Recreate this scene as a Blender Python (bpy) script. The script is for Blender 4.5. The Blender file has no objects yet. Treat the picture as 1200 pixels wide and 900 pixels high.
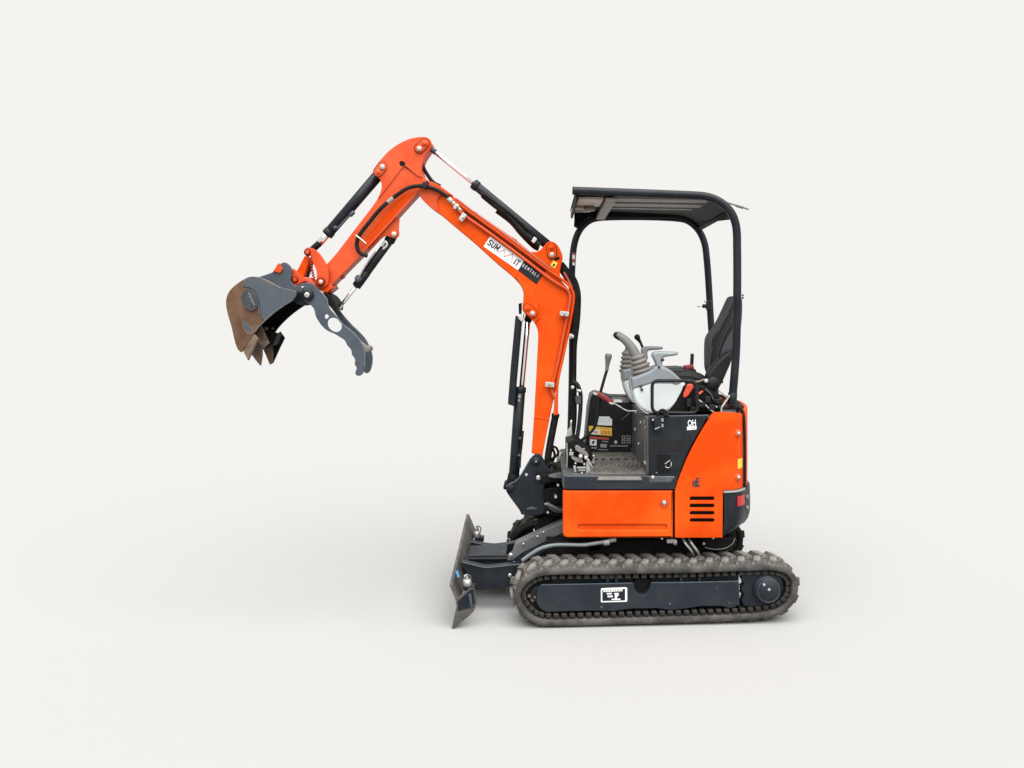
import bpy, bmesh, math, random
from mathutils import Vector, Matrix, noise
random.seed(4)
S = bpy.context.scene
C = S.collection

# ------------------------------------------------------------------ camera, light, exposure
CAMY, CAMZ, FPX, VX, VY = -5.2, 1.674, 1003.0, 635.0, 372.0
cd = bpy.data.cameras.new('camera'); cam = bpy.data.objects.new('camera', cd); C.objects.link(cam)
cam.location = (0, CAMY, CAMZ); cam.rotation_euler = (math.radians(90), 0, 0)
cd.sensor_width = 36; cd.lens = FPX / 1200 * 36
cd.shift_x = -(VX - 600) / 1200; cd.shift_y = -(450 - VY) / 1200
cd.clip_start = .05; cd.clip_end = 2000
S.camera = cam

SKY = (.905, .896, .871)
w = bpy.data.worlds.new('World'); S.world = w; w.use_nodes = True
bg = w.node_tree.nodes['Background']; bg.inputs[0].default_value = (*SKY, 1); bg.inputs[1].default_value = .5
SUN_E, SUN_EL, SUN_AZ = 5.0, 62, 12        # elevation; azimuth off the viewer's back towards the right
sl = bpy.data.lights.new('sun', 'SUN'); sun = bpy.data.objects.new('sun', sl); C.objects.link(sun)
sl.energy = SUN_E; sl.angle = math.radians(84); sl.color = (1, .985, .955)
el, az = math.radians(SUN_EL), math.radians(SUN_AZ)
sdir = Vector((math.sin(az) * math.cos(el), -math.cos(az) * math.cos(el), math.sin(el)))
sun.rotation_euler = sdir.to_track_quat('Z', 'Y').to_euler(); sun.location = sdir * 12
S.view_settings.view_transform = 'Standard'; S.view_settings.look = 'None'
S.view_settings.exposure = 1.0; S.view_settings.gamma = 1; S.view_settings.use_curve_mapping = False

# ------------------------------------------------------------------ materials
K = .68                                                             # the picture is exposed one stop up: paints are given their unlit values
def mat(name, col, rough=.5, metal=0, col2=None, scale=8, amt=.5, bump=0, bscale=60, spec=.5, coat=0, lo=.42, hi=.62, rvar=.12):
    m = bpy.data.materials.new(name); m.use_nodes = True
    if metal < .5: col = tuple(c * K for c in col); col2 = col2 and tuple(c * K for c in col2)
    nt = m.node_tree; N = nt.nodes; L = nt.links; b = N['Principled BSDF']
    b.inputs['Roughness'].default_value = rough; b.inputs['Metallic'].default_value = metal
    b.inputs['Specular IOR Level'].default_value = spec; b.inputs['Coat Weight'].default_value = coat
    b.inputs['Coat Roughness'].default_value = .15
    b.inputs['Base Color'].default_value = (*col, 1)
    tc = N.new('ShaderNodeTexCoord')
    if col2 is not None:
        n = N.new('ShaderNodeTexNoise'); n.inputs['Scale'].default_value = scale; n.inputs['Detail'].default_value = 8
        n.inputs['Roughness'].default_value = .62
        r = N.new('ShaderNodeMapRange'); r.inputs[1].default_value = lo; r.inputs[2].default_value = hi
        r.inputs[4].default_value = amt
        x = N.new('ShaderNodeMix'); x.data_type = 'RGBA'
        x.inputs[6].default_value = (*col, 1); x.inputs[7].default_value = (*col2, 1)
        L.new(tc.outputs['Object'], n.inputs['Vector']); L.new(n.outputs[0], r.inputs[0]); L.new(r.outputs[0], x.inputs[0])
        L.new(x.outputs[2], b.inputs['Base Color'])
        if rvar:
            q = N.new('ShaderNodeMapRange'); q.inputs[3].default_value = max(.02, rough - rvar * .5); q.inputs[4].default_value = min(1, rough + rvar)
            n2 = N.new('ShaderNodeTexNoise'); n2.inputs['Scale'].default_value = scale * 2.3; n2.inputs['Detail'].default_value = 5
            L.new(tc.outputs['Object'], n2.inputs['Vector']); L.new(n2.outputs[0], q.inputs[0]); L.new(q.outputs[0], b.inputs['Roughness'])
    if bump:
        n3 = N.new('ShaderNodeTexNoise'); n3.inputs['Scale'].default_value = bscale; n3.inputs['Detail'].default_value = 6
        bp = N.new('ShaderNodeBump'); bp.inputs['Strength'].default_value = bump; bp.inputs['Distance'].default_value = .004
        L.new(tc.outputs['Object'], n3.inputs['Vector']); L.new(n3.outputs[0], bp.inputs['Height']); L.new(bp.outputs[0], b.inputs['Normal'])
    return m

M = {}
M['orange'] = mat('orange_paint', (.66, .056, .002), .38, col2=(.76, .100, .009), scale=2.6, amt=.8, bump=.04, bscale=90, spec=.04, coat=.08)
M['arm_orange'] = mat('sun_faded_orange_paint', (.58, .066, .018), .46, col2=(.68, .110, .042), scale=3.2, amt=.8, bump=.05, bscale=90, spec=.07, coat=.08)
M['dark'] = mat('charcoal_paint', (.0075, .0105, .0155), .38, col2=(.022, .026, .031), scale=7, amt=.6, bump=.06, bscale=70, spec=.17)
M['black'] = mat('black_plastic', (.006, .0065, .008), .48, col2=(.014, .014, .015), scale=12, amt=.5, spec=.22)
M['pit'] = mat('greasy_black_steel', (.003, .003, .0035), .6, col2=(.009, .008, .007), scale=16, amt=.6, spec=.12)
M['hose'] = mat('rubber_hose', (.007, .0065, .006), .55, col2=(.02, .017, .014), scale=14, amt=.7, spec=.12)
M['steel'] = mat('slate_steel', (.042, .058, .079), .46, col2=(.075, .088, .102), scale=9, amt=.5, bump=.12, bscale=60, spec=.3)
M['rust'] = mat('rusty_bucket_steel', (.082, .034, .014), .66, col2=(.15, .082, .044), scale=7, amt=.9, bump=.25, bscale=55, spec=.3)
M['worn'] = mat('worn_slate_steel', (.042, .058, .079), .5, col2=(.15, .10, .07), scale=5, amt=.75, bump=.15, bscale=60, lo=.53, hi=.66)
M['tooth'] = mat('bright_worn_steel', (.09, .052, .03), .62, col2=(.19, .135, .09), scale=15, amt=.8, bump=.3, bscale=60)
M['chrome'] = mat('chrome_rod', (.75, .76, .78), .12, metal=1)
M['zinc'] = mat('zinc_plated_steel', (.44, .44, .43), .38, metal=.75, col2=(.27, .265, .255), scale=30, amt=.6)
M['bolt'] = mat('bright_bolt', (.40, .39, .375), .38, metal=.35, col2=(.66, .65, .63), scale=60, amt=.8)
M['rubber'] = mat('dusty_rubber', (.040, .038, .036), .82, col2=(.098, .093, .086), scale=11, amt=.9, bump=.3, bscale=80, spec=.25)
M['lug'] = mat('dusty_tread_rubber', (.060, .056, .051), .88, col2=(.245, .232, .212), scale=14, amt=.9, bump=.4, bscale=70, spec=.2)
M['tooth_rubber'] = mat('dark_tread_rubber', (.010, .0092, .0085), .85, col2=(.045, .041, .037), scale=18, amt=.9, bump=.3, spec=.2)
M['frame'] = mat('undercarriage_paint', (.0125, .0182, .025), .46, col2=(.028, .034, .041), scale=6, amt=.6, bump=.08, bscale=60, spec=.18)
M['pale'] = mat('pale_grey_plastic', (.60, .655, .655), .5, col2=(.52, .56, .56), scale=6, amt=.5)
M['grey'] = mat('mid_grey_plastic', (.17, .195, .225), .52, col2=(.22, .235, .25), scale=8, amt=.5)
M['grip'] = mat('joystick_grip_grey', (.13, .135, .135), .55, col2=(.18, .18, .175), scale=10, amt=.5)
M['boot'] = mat('rubber_boot_grey', (.16, .15, .14), .75, col2=(.25, .23, .21), scale=14, amt=.6)
M['cloth'] = mat('seat_vinyl', (.0065, .007, .0082), .56, col2=(.013, .013, .015), scale=22, amt=.5, bump=.2, bscale=220, spec=.22)
M['mat'] = mat('dusty_floor_mat', (.085, .08, .073), .85, col2=(.16, .15, .135), scale=13, amt=.8, bump=.3, bscale=90, spec=.2)
M['sill'] = mat('scuffed_floor_frame', (.05, .055, .06), .55, col2=(.16, .15, .14), scale=9, amt=.6, lo=.5, hi=.7)
M['blade'] = mat('scraped_blade_steel', (.05, .05, .048), .55, metal=.3, col2=(.13, .118, .10), scale=8, amt=.8, bump=.25, bscale=55)
M['roof'] = mat('roof_underside_metal', (.165, .132, .108), .5, col2=(.22, .18, .15), scale=9, amt=.6)
M['red'] = mat('red_plastic', (.25, .013, .015), .42, col2=(.18, .01, .012), scale=14, amt=.6)
M['redorange'] = mat('red_orange_webbing', (.75, .06, .02), .5, col2=(.6, .09, .03), scale=20, amt=.5)
M['reflector'] = mat('red_reflector', (.46, .008, .010), .3, col2=(.36, .006, .008), scale=120, amt=.6)
M['white'] = mat('white_sticker', (.82, .83, .83), .45, col2=(.72, .74, .75), scale=20, amt=.5)
M['ink'] = mat('black_sticker_print', (.016, .018, .022), .45)
M['slateink'] = mat('dark_slate_sticker', (.013, .016, .022), .45, spec=.15)
M['zig'] = mat('terracotta_print', (.62, .22, .13), .5)
M['ice'] = mat('pale_blue_print', (.48, .70, .82), .5)
M['yellow'] = mat('yellow_sticker', (.82, .62, .05), .45)
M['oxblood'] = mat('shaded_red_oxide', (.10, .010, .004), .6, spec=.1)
M['seatgrey'] = mat('seat_grey_trim', (.045, .047, .053), .6, col2=(.06, .061, .066), scale=20, amt=.5, spec=.2)
M['midsteel'] = mat('scuffed_grey_paint', (.085, .09, .097), .5, col2=(.15, .15, .15), scale=10, amt=.6, spec=.25)
M['badge'] = mat('cast_badge', (.03, .037, .047), .5, col2=(.07, .072, .072), scale=16, amt=.7, spec=.25)
M['hosegrey'] = mat('grey_hose', (.12, .14, .15), .4, col2=(.17, .19, .20), scale=18, amt=.6, spec=.35)
M['tray'] = mat('beige_roof_lining', (.56, .45, .35), .5, col2=(.30, .245, .195), scale=14, amt=.8)
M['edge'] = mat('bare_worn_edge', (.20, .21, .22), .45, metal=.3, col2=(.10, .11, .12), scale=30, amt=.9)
M['amber'] = mat('amber_sticker', (.84, .44, .02), .45)
M['warnred'] = mat('red_sticker', (.40, .06, .035), .5)
M['greyink'] = mat('grey_sticker_print', (.28, .28, .27), .5)
M['blue'] = mat('blue_paint_mark', (.06, .28, .55), .5)
M['hoseblue'] = mat('pale_grey_hose', (.23, .262, .278), .45, col2=(.19, .215, .225), scale=18, amt=.5)
M['ground'] = mat('white_seamless_ground', (.3575, .3585, .360), .95, spec=0)

# ------------------------------------------------------------------ mesh helpers (world metres)
def P(px, py, y=0.):
    D = y - CAMY
    return Vector(((px - VX) * D / FPX, y, CAMZ + (VY - py) * D / FPX))
def PX(n, y=0.): return n * (y - CAMY) / FPX                       # a length of n photograph pixels at depth y, in metres
YAW = math.radians(3.3); TC, TS = math.cos(YAW), math.sin(YAW); TO = Vector((0, -.6, 0))
TMAT = Matrix.Translation(TO) @ Matrix.Rotation(YAW, 4, 'Z')       # the undercarriage stands slightly turned under the house
def T(px, py, v=0.):
    k = (px - VX) / FPX
    u = (k * (4.6 + v * TC) + v * TS) / (TC - k * TS)
    D = 4.6 + v * TC + u * TS
    return (u, CAMZ + (VY - py) * D / FPX)

def soft(pts, it=2):
    """rounds a closed outline; a point written with a third value stays a sharp corner"""
    pts = [tuple(p) if len(p) == 3 else (p[0], p[1]) for p in pts]
    for _ in range(it):
        out = []; n = len(pts)
        for i, p in enumerate(pts):
            if len(p) == 3: out.append(p); continue
            a, b = pts[i - 1], pts[(i + 1) % n]
            out.append((p[0] * .75 + a[0] * .25, p[1] * .75 + a[1] * .25))
            out.append((p[0] * .75 + b[0] * .25, p[1] * .75 + b[1] * .25))
        pts = out
    return [(p[0], p[1]) for p in pts]
def rnd(pts, r, n=4):
    """fillets every corner of a closed outline by r (or by a third value)"""
    out = []; N = len(pts)
    for i, p in enumerate(pts):
        q = Vector(p[:2]); a = Vector(pts[i - 1][:2]) - q; b = Vector(pts[(i + 1) % N][:2]) - q
        rr = p[2] if len(p) == 3 else r
        rr = min(rr, a.length * .45, b.length * .45)
        if rr <= 1e-6: out.append(tuple(q)); continue
        A, B = q + a.normalized() * rr, q + b.normalized() * rr
        for k in range(n + 1):
            t = k / n; out.append(tuple(A * (1 - t) ** 2 + q * 2 * t * (1 - t) + B * t * t))
    return out
def circ(x, y, r, n=20, ry=None, rot=0):
    ry = ry or r; c, s = math.cos(rot), math.sin(rot)
    return [(x + r * math.cos(t) * c - ry * math.sin(t) * s, y + r * math.cos(t) * s + ry * math.sin(t) * c) for t in [2 * math.pi * k / n for k in range(n)]]
def capsule(a, b, r, n=8):
    a, b = Vector(a), Vector(b); d = math.atan2(b.y - a.y, b.x - a.x); out = []
    for c, s in ((b, -1), (a, 1)):
        for k in range(n + 1):
            t = d + s * math.pi / 2 + math.pi * k / n
            out.append((c.x + r * math.cos(t), c.y + r * math.sin(t)))
    return out
def fin(me, a):
    for p in me.polygons: p.use_smooth = True
    me.set_sharp_from_angle(angle=math.radians(a)); return me
def area(p): return sum(p[i - 1][0] * p[i][1] - p[i][0] * p[i - 1][1] for i in range(len(p)))

def slab(loops, t, bev=.003, res=1):
    """a flat outline (first loop; the others are holes) of thickness t, edges bevelled, lying in local XY"""
    cu = bpy.data.curves.new('c', 'CURVE'); cu.dimensions = '2D'; cu.fill_mode = 'BOTH'
    bev = min(bev, t * .45)
    cu.extrude = t / 2 - bev; cu.bevel_depth = bev; cu.bevel_resolution = res; cu.offset = -bev
    for i, lp in enumerate(loops):
        if (area(lp) > 0) != (i == 0): lp = lp[::-1]
        sp = cu.splines.new('POLY'); sp.points.add(len(lp) - 1); sp.use_cyclic_u = True
        for q, p in zip(sp.points, lp): q.co = (p[0], p[1], 0, 1)
    o = bpy.data.objects.new('c', cu); C.objects.link(o)
    me = bpy.data.meshes.new_from_object(o.evaluated_get(bpy.context.evaluated_depsgraph_get()))
    bpy.data.objects.remove(o); bpy.data.curves.remove(cu)
    b = bmesh.new(); b.from_mesh(me); bmesh.ops.remove_doubles(b, verts=b.verts, dist=1e-5)
    bmesh.ops.recalc_face_normals(b, faces=b.faces); b.to_mesh(me); b.free()
    return fin(me, 15)
def plate(pts, y, t, bev=.003, holes=(), conv=None, xf=None):
    """outline in photograph pixels read at the depth of its front face y; a solid of thickness t behind it"""
    f = conv or (lambda p: (lambda v: (v.x, v.z))(P(p[0], p[1], y)))
    me = slab([[f(p) for p in pts]] + [[f(p) for p in h] for h in holes], t, bev)
    me.transform(Matrix.Translation((0, y + t / 2, 0)) @ Matrix.Rotation(math.pi / 2, 4, 'X'))
    if xf: me.transform(xf)
    return me
def tplate(pts, v, t, bev=.003, holes=()):
    return plate(pts, v, t, bev, holes, conv=lambda p: T(p[0], p[1], v), xf=TMAT)
def mesh_of(bm, a=50):
    me = bpy.data.meshes.new('m'); bmesh.ops.recalc_face_normals(bm, faces=bm.faces); bm.to_mesh(me); bm.free(); return fin(me, a)
def box(c, s, bev=.004, rot=None, seg=2):
    bm = bmesh.new(); bmesh.ops.create_cube(bm, size=1); bmesh.ops.scale(bm, vec=s, verts=bm.verts)
    if bev: bmesh.ops.bevel(bm, geom=list(bm.edges), offset=min(bev, min(s) * .45), segments=seg, affect='EDGES', profile=.5)
    if rot: bmesh.ops.transform(bm, matrix=rot, verts=bm.verts)
    bmesh.ops.translate(bm, vec=c, verts=bm.verts); return mesh_of(bm, 20)
def frame_to(d):
    return Vector(d).to_track_quat('Z', 'Y').to_matrix()
def lathe(a, b, prof, n=24):
    """prof: (fraction along a-b, radius) pairs"""
    a, b = Vector(a), Vector(b); R = frame_to(b - a); L = (b - a).length
    bm = bmesh.new(); rings = []
    for t, r in prof:
        rings.append([bm.verts.new(a + R @ Vector((r * math.cos(2 * math.pi * k / n), r * math.sin(2 * math.pi * k / n), t * L))) for k in range(n)])
    for q, s in zip(rings, rings[1:]):
        for k in range(n): bm.faces.new((q[k], q[(k + 1) % n], s[(k + 1) % n], s[k]))
    bm.faces.new(rings[0][::-1]); bm.faces.new(rings[-1]); return mesh_of(bm)
def rod(a, b, r, r2=None, bev=.003, n=24):
    r2 = r if r2 is None else r2; L = (Vector(b) - Vector(a)).length; f = min(.3, bev / max(L, 1e-6)); e = min(bev, r * .5, r2 * .5)
    return lathe(a, b, [(0, r - e), (f, r), (1 - f, r2), (1, r2 - e)], n)
def pin(px, py, y, r, t, bev=.0025, n=20):
    c = P(px, py, y); return rod(c + Vector((0, t, 0)), c, PX(r, y), bev=bev, n=n)
def catmull(pts, k=6):
    pts = [Vector(p) for p in pts]; out = []
    for i in range(len(pts) - 1):
        a, b, c, d = pts[max(i - 1, 0)], pts[i], pts[i + 1], pts[min(i + 2, len(pts) - 1)]
        for j in range(k):
            t = j / k
            out.append(.5 * ((2 * b) + (c - a) * t + (2 * a - 5 * b + 4 * c - d) * t * t + (3 * b - a - 3 * c + d) * t ** 3))
    return out + [pts[-1]]
def tube(pts, r, k=6, n=12, raw=False, closed=False):
    """a round tube along a smooth path; r may be a function of 0..1"""
    pts = [Vector(p) for p in pts] if raw else catmull(pts, k)
    m = len(pts); bm = bmesh.new(); rings = []; nrm = None
    for i, p in enumerate(pts):
        d = (pts[(i + 1) % m] - pts[i - 1]) if closed else (pts[min(i + 1, m - 1)] - pts[max(i - 1, 0)])
        d.normalize()
        if nrm is None: nrm = d.orthogonal()
        nrm = (nrm - d * nrm.dot(d)).normalized(); bn = d.cross(nrm)
        rr = r(i / (m - 1)) if callable(r) else r
        rings.append([bm.verts.new(p + rr * (nrm * math.cos(2 * math.pi * k / n) + bn * math.sin(2 * math.pi * k / n))) for k in range(n)])
    if closed: rings.append(rings[0])
    for q, s in zip(rings, rings[1:]):
        for k in range(n): bm.faces.new((q[k], q[(k + 1) % n], s[(k + 1) % n], s[k]))
    if not closed: bm.faces.new(rings[0][::-1]); bm.faces.new(rings[-1])
    return mesh_of(bm)
def text(s, px, py, y, h, ang=0, bold=0., sx=1., align='CENTER', gap=1.):
    """flat printed lettering; px, py its centre, h the cap height in photograph pixels, ang clockwise on the picture"""
    cu = bpy.data.curves.new('t', 'FONT'); cu.body = s; cu.align_x = align; cu.align_y = 'CENTER'
    cu.size = PX(h, y) / .70; cu.extrude = .0004; cu.offset = bold; cu.resolution_u = 3; cu.space_character = gap
    o = bpy.data.objects.new('t', cu); C.objects.link(o)
    me = bpy.data.meshes.new_from_object(o.evaluated_get(bpy.context.evaluated_depsgraph_get()))
    bpy.data.objects.remove(o); bpy.data.curves.remove(cu)
    me.transform(Matrix.Translation(P(px, py, y)) @ Matrix.Rotation(ang, 4, 'Y') @ Matrix.Rotation(math.pi / 2, 4, 'X') @ Matrix.Diagonal((sx, 1, 1, 1)))
    return me

BASE = Vector((.62, 0, 0))
def link(name, me, m, parent):
    o = bpy.data.objects.new(name, me); C.objects.link(o)
    if m is not None and not me.materials: me.materials.append(M[m])
    if parent is not None:
        o.parent = parent
        if parent.type == 'EMPTY': o.location = -BASE
    return o
SEPARATE = set('''pipe_bracket hose_coupling sticker_band bracket_arm cover_edge rail_fitting bracket_bolt cylinder_bolt pedal_pin pedal_plate pedal_arm pedal_bracket seat_bolt
seat_hardware seat_slider pedestal_bolt pedestal_fitting frame_bolt hub_bolt idler_bolt wall_bolt console_screw sticker_mountain weight_plug seat_piping seat_cable gusset post_bolt
bracket_boss cover_bolt lock_box_label front_hydraulics hydraulic_hose hose_bundle lever_pin lever_pin_ring lever_pin_cap cylinder_mark cylinder_hose arm_bolt lever_end frame_edge_weld
post_sticker arm_end_clip cover_emblem lock_box'''.split())
def obj(name, meshes, m, parent, label=None, ang=None):
    if not isinstance(meshes, (list, tuple)): meshes = [meshes]
    if name in SEPARATE and len(meshes) > 1:                          # alike pieces one can pick apart: an object each
        return [obj(name, [me], m, parent, label, ang) for me in meshes][0]
    bm = bmesh.new()
    for me in meshes: bm.from_mesh(me); bpy.data.meshes.remove(me)
    me = bpy.data.meshes.new(name); bm.to_mesh(me); bm.free()
    me.materials.clear()
    if ang: fin(me, ang)
    o = link(name, me, m, parent)
    if label: o['label'] = label
    return o
def applied(o):
    me = bpy.data.meshes.new_from_object(o.evaluated_get(bpy.context.evaluated_depsgraph_get()))
    bpy.data.objects.remove(o); return me
def piece(name, me, m, parent, mtx):
    """one of many alike pieces that share a mesh"""
    o = bpy.data.objects.new(name, me); C.objects.link(o)
    if not me.materials: me.materials.append(M[m])
    o.parent = parent; o.matrix_local = mtx; return o

# ------------------------------------------------------------------ the ground
bm = bmesh.new(); bmesh.ops.create_grid(bm, x_segments=1, y_segments=1, size=900)
g = obj('ground', mesh_of(bm), 'ground', None); g['kind'] = 'structure'; g['label'] = 'plain off-white seamless ground under the machine'

X = bpy.data.objects.new('mini_excavator', None); C.objects.link(X); X.location = BASE
X['category'] = 'excavator'
X['label'] = 'orange mini excavator with open canopy, rubber tracks, raised boom and bucket with thumb'

# ------------------------------------------------------------------ undercarriage
def path_pts(px_pts):
    return [T(*p) for p in px_pts]
belt_px = [(640, 667.6), (652, 666.6), (700, 666.2), (760, 665.4), (820, 664.2), (870, 662.4), (900, 661.6), (914, 662.8), (925, 667), (932, 676), (934, 689), (931, 703), (921, 714.5), (907, 721),
           (880, 725.3), (830, 727.8), (760, 729.8), (700, 731.4), (652, 732.6), (634, 731.4), (622, 726.5), (611, 715.5), (605, 703), (605.5, 692), (611, 681), (621, 673), (631, 669)]
def closed_smooth(pts, step):
    n = len(pts); out = []
    for i in range(n):
        a, b, c, d = [Vector(pts[(i + j) % n]) for j in (-1, 0, 1, 2)]
        for k in range(8):
            t = k / 8
            out.append(.5 * ((2 * b) + (c - a) * t + (2 * a - 5 * b + 4 * c - d) * t * t + (3 * b - a - 3 * c + d) * t ** 3))
    L = [0]
    for i in range(len(out)): L.append(L[-1] + (out[(i + 1) % len(out)] - out[i]).length)
    tot = L[-1]; N = round(tot / step); res = []; j = 0
    for k in range(N):
        s = tot * k / N
        while L[j + 1] < s: j += 1
        f = (s - L[j]) / (L[j + 1] - L[j]); res.append(out[j].lerp(out[(j + 1) % len(out)], f))
    return res, tot
loop, per = closed_smooth(path_pts(belt_px), .0225)
while len(loop) % 4: loop, per = closed_smooth(path_pts(belt_px), per / (len(loop) + 4 - len(loop) % 4))
NL = len(loop)
W_T, THK, GROW = .25, .034, .009
sgn = 1
def loop_frame(i):
    p = loop[i % NL]; t = (loop[(i + 1) % NL] - loop[i - 1]).normalized(); nn = Vector((-t.y, t.x))
    return p + nn * sgn * (GROW if nn.y * sgn < .2 else GROW * max(0, 1 - (nn.y * sgn - .2) / .5)), t, nn
if Vector(loop_frame(8)[2]).y < 0: sgn = -1
def belt(v0, v1):
    bm = bmesh.new(); prof = [(v0 + .006, 0), (v1 - .006, 0), (v1, -.006), (v1, -THK + .006), (v1 - .006, -THK), (v0 + .006, -THK), (v0, -THK + .006), (v0, -.006)]
    rings = []
    for i in range(NL):
        p, t, nn = loop_frame(i); nn = nn * sgn
        rings.append([bm.verts.new((p.x + nn.x * h, v, p.y + nn.y * h)) for v, h in prof])
    for i in range(NL):
        q, s = rings[i], rings[(i + 1) % NL]
        for k in range(8): bm.faces.new((q[k], q[(k + 1) % 8], s[(k + 1) % 8], s[k]))
    me = mesh_of(bm); me.transform(TMAT); return me
def lug_mesh():
    """one slanted tread block: u along the belt, v across it, w outwards"""
    bm = bmesh.new(); H = .0165; rows = []
    for v, sh, half in ((.012, -.004, .022), (.040, .004, .020), (.090, .020, .018), (.126, .030, .014)):
        rows.append([bm.verts.new(q) for q in ((sh - half - .006, v, -.002), (sh - half, v + (.008 if v < .02 else -.006 if v > .12 else 0), H), (sh + half, v + (.008 if v < .02 else -.006 if v > .12 else 0), H), (sh + half + .006, v, -.002))])
    for q, s in zip(rows, rows[1:]):
        for k in range(3): bm.faces.new((q[k], q[k + 1], s[k + 1], s[k]))
    bm.faces.new(rows[0]); bm.faces.new(rows[-1][::-1])
    es = [e for e in bm.edges if all(v.co.z > .01 for v in e.verts)]
    bmesh.ops.bevel(bm, geom=es, offset=.0016, segments=1, affect='EDGES')
    me = mesh_of(bm, 25); me.name = 'tread_lug'; return me
LUG = lug_mesh()
INNER = box((0, .09, 0), (.030, .17, .040), .004, seg=1); INNER.name = 'drive_lug'
for mm, k in ((LUG, 'lug'), (INNER, 'tooth_rubber')): mm.materials.append(M[k])
def make_track(v0, belt_m='rubber', LUG=LUG, INNER=INNER):
    tr = obj('rubber_track', belt(v0, v0 + W_T), belt_m, X)
    for i in range(0, NL):
        p, t, nn = loop_frame(i); nn = nn * sgn
        R = Matrix(((t.x, 0, nn.x, p.x), (0, 1, 0, 0), (t.y, 0, nn.y, p.y), (0, 0, 0, 1)))
        if i % 4 == 0:
            piece('tread_lug', LUG, 'lug', tr, TMAT @ R @ Matrix.Translation((0, v0 + .004, 0)))
        if i % 4 == 2:
            piece('tread_lug', LUG, 'lug', tr, TMAT @ R @ Matrix.Translation((0, v0 + W_T - .004, 0)) @ Matrix.Diagonal((1, -1, 1, 1)))
        if i % 2 == 0:
            piece('drive_lug', INNER, 'tooth_rubber', tr, TMAT @ R @ Matrix.Translation((0, v0 + .012, -THK - .009)))
    return tr
near_track = make_track(0.0)
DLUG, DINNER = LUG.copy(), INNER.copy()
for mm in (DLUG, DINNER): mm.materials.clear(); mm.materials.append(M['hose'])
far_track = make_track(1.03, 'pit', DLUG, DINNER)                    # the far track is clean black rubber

def undercarriage_frame(v0):
    v = v0 + .02
    notch = [(743 + 9.6 - 9.6 * math.cos(t), 683.6 + 13.5 * math.sin(t)) for t in [math.pi * k / 10 for k in range(11)]]
    out = [(629.5, 690), (633, 686), (704.7, 684.8)] + notch + [(800, 683.2), (866, 681.6), (867, 708), (862, 711), (855, 713), (846, 710.5), (822, 710.5), (806, 713), (786, 715.5), (770, 713), (740, 713.5), (718, 716.5), (690, 716), (640, 717.4), (633, 713.5), (628.5, 706)]
    q = 4.6 / (4.6 + v)
    s = lambda p: p
    return out
fr = undercarriage_frame(0)
fpart = obj('track_frame', [tplate(fr, .022, .19, .004),
        tplate([(636, 684.4), (742, 682.6), (742, 676), (646, 676)], .07, .10, .004), tplate([(763, 682.4), (866, 680.4), (866, 672), (763, 674)], .07, .10, .004)], 'frame', X)
obj('frame_edge_weld', [tube([TMAT @ Vector((T(a, b, .02)[0], .022, T(a, b, .02)[1])) for a, b in seg], PX(.75, -.58), n=8) for seg in (((634, 685.6), (700, 684.4), (741, 683.4)), ((764, 683), (820, 682.4), (865, 681.2)))], 'steel', fpart)
obj('frame_notch_back', tplate(circ(752.6, 688, 12), .06, .02), 'pit', fpart)
for px in (712, 722.5, 798.5, 820):
    obj('frame_bracket', tplate([(px - 1.6, 670.5), (px + 1.6, 670.5), (px + 1.8, 683), (px - 1.8, 683)], .03, .09, .002), 'frame', fpart)
obj('frame_bolt', [tplate(circ(a, b, r), .017, .01, .002) for a, b, r in ((705, 712, 1.8), (785, 708, 1.8), (840, 690.5, .9), (855, 707, 1.2))], 'steel', fpart)
# a far twin of the frame
obj('track_frame', tplate(fr, 1.05, .19, .004), 'frame', X)

# sticker on the track frame
st = obj('frame_sticker', tplate(rnd([(704.2, 689.4), (735, 688.2), (735, 705.2), (704.2, 706)], 1.4), .0205, .002, .0004), 'white', fpart)
obj('sticker_field', tplate([(705.8, 691.2), (732.6, 690), (732.6, 703.6), (705.8, 704.4)], .0195, .002, .0004), 'slateink', st)
def ttext(s, px, py, h, sx=1):
    me = text(s, 0, 0, 0, 1); bpy.data.meshes.remove(me)
    cu = bpy.data.curves.new('t', 'FONT'); cu.body = s; cu.align_x = 'CENTER'; cu.align_y = 'CENTER'; cu.size = PX(h, -.6) / .7; cu.extrude = .0004
    o = bpy.data.objects.new('t', cu); C.objects.link(o); me = bpy.data.meshes.new_from_object(o.evaluated_get(bpy.context.evaluated_depsgraph_get()))
    bpy.data.objects.remove(o); u, z = T(px, py, .017)
    me.transform(TMAT @ Matrix.Translation((u, .0188, z)) @ Matrix.Rotation(math.pi / 2, 4, 'X') @ Matrix.Diagonal((sx, 1, 1, 1))); return me
obj('sticker_print', [tplate([(707, 690.4), (729.5, 689.4), (729.5, 692.8), (707, 693.8)], .0187, .001, .0002),
    tplate([(711, 695), (717, 694.8), (717, 696.4), (711, 696.6)], .0187, .001, .0002), tplate([(712, 698), (718, 697.8), (718, 699.8), (712, 700)], .0187, .001, .0002),
    tplate([(719.5, 695), (725, 694.8), (725, 697.6), (723, 699.6), (723, 701.6), (727, 701.5), (727, 703), (717, 703.2), (716.5, 701.8), (720.5, 701.6), (720.5, 697)], .0187, .001, .0002)], 'white', st)
obj('sticker_lettering', [tplate([(709 + 2.9 * k, 691 - .1 * k), (710.5 + 2.9 * k, 690.95 - .1 * k), (710.5 + 2.9 * k, 692.9 - .1 * k), (709 + 2.9 * k, 692.95 - .1 * k)], .0176, .0008, .0002) for k in range(7)], 'greyink', st)

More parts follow.
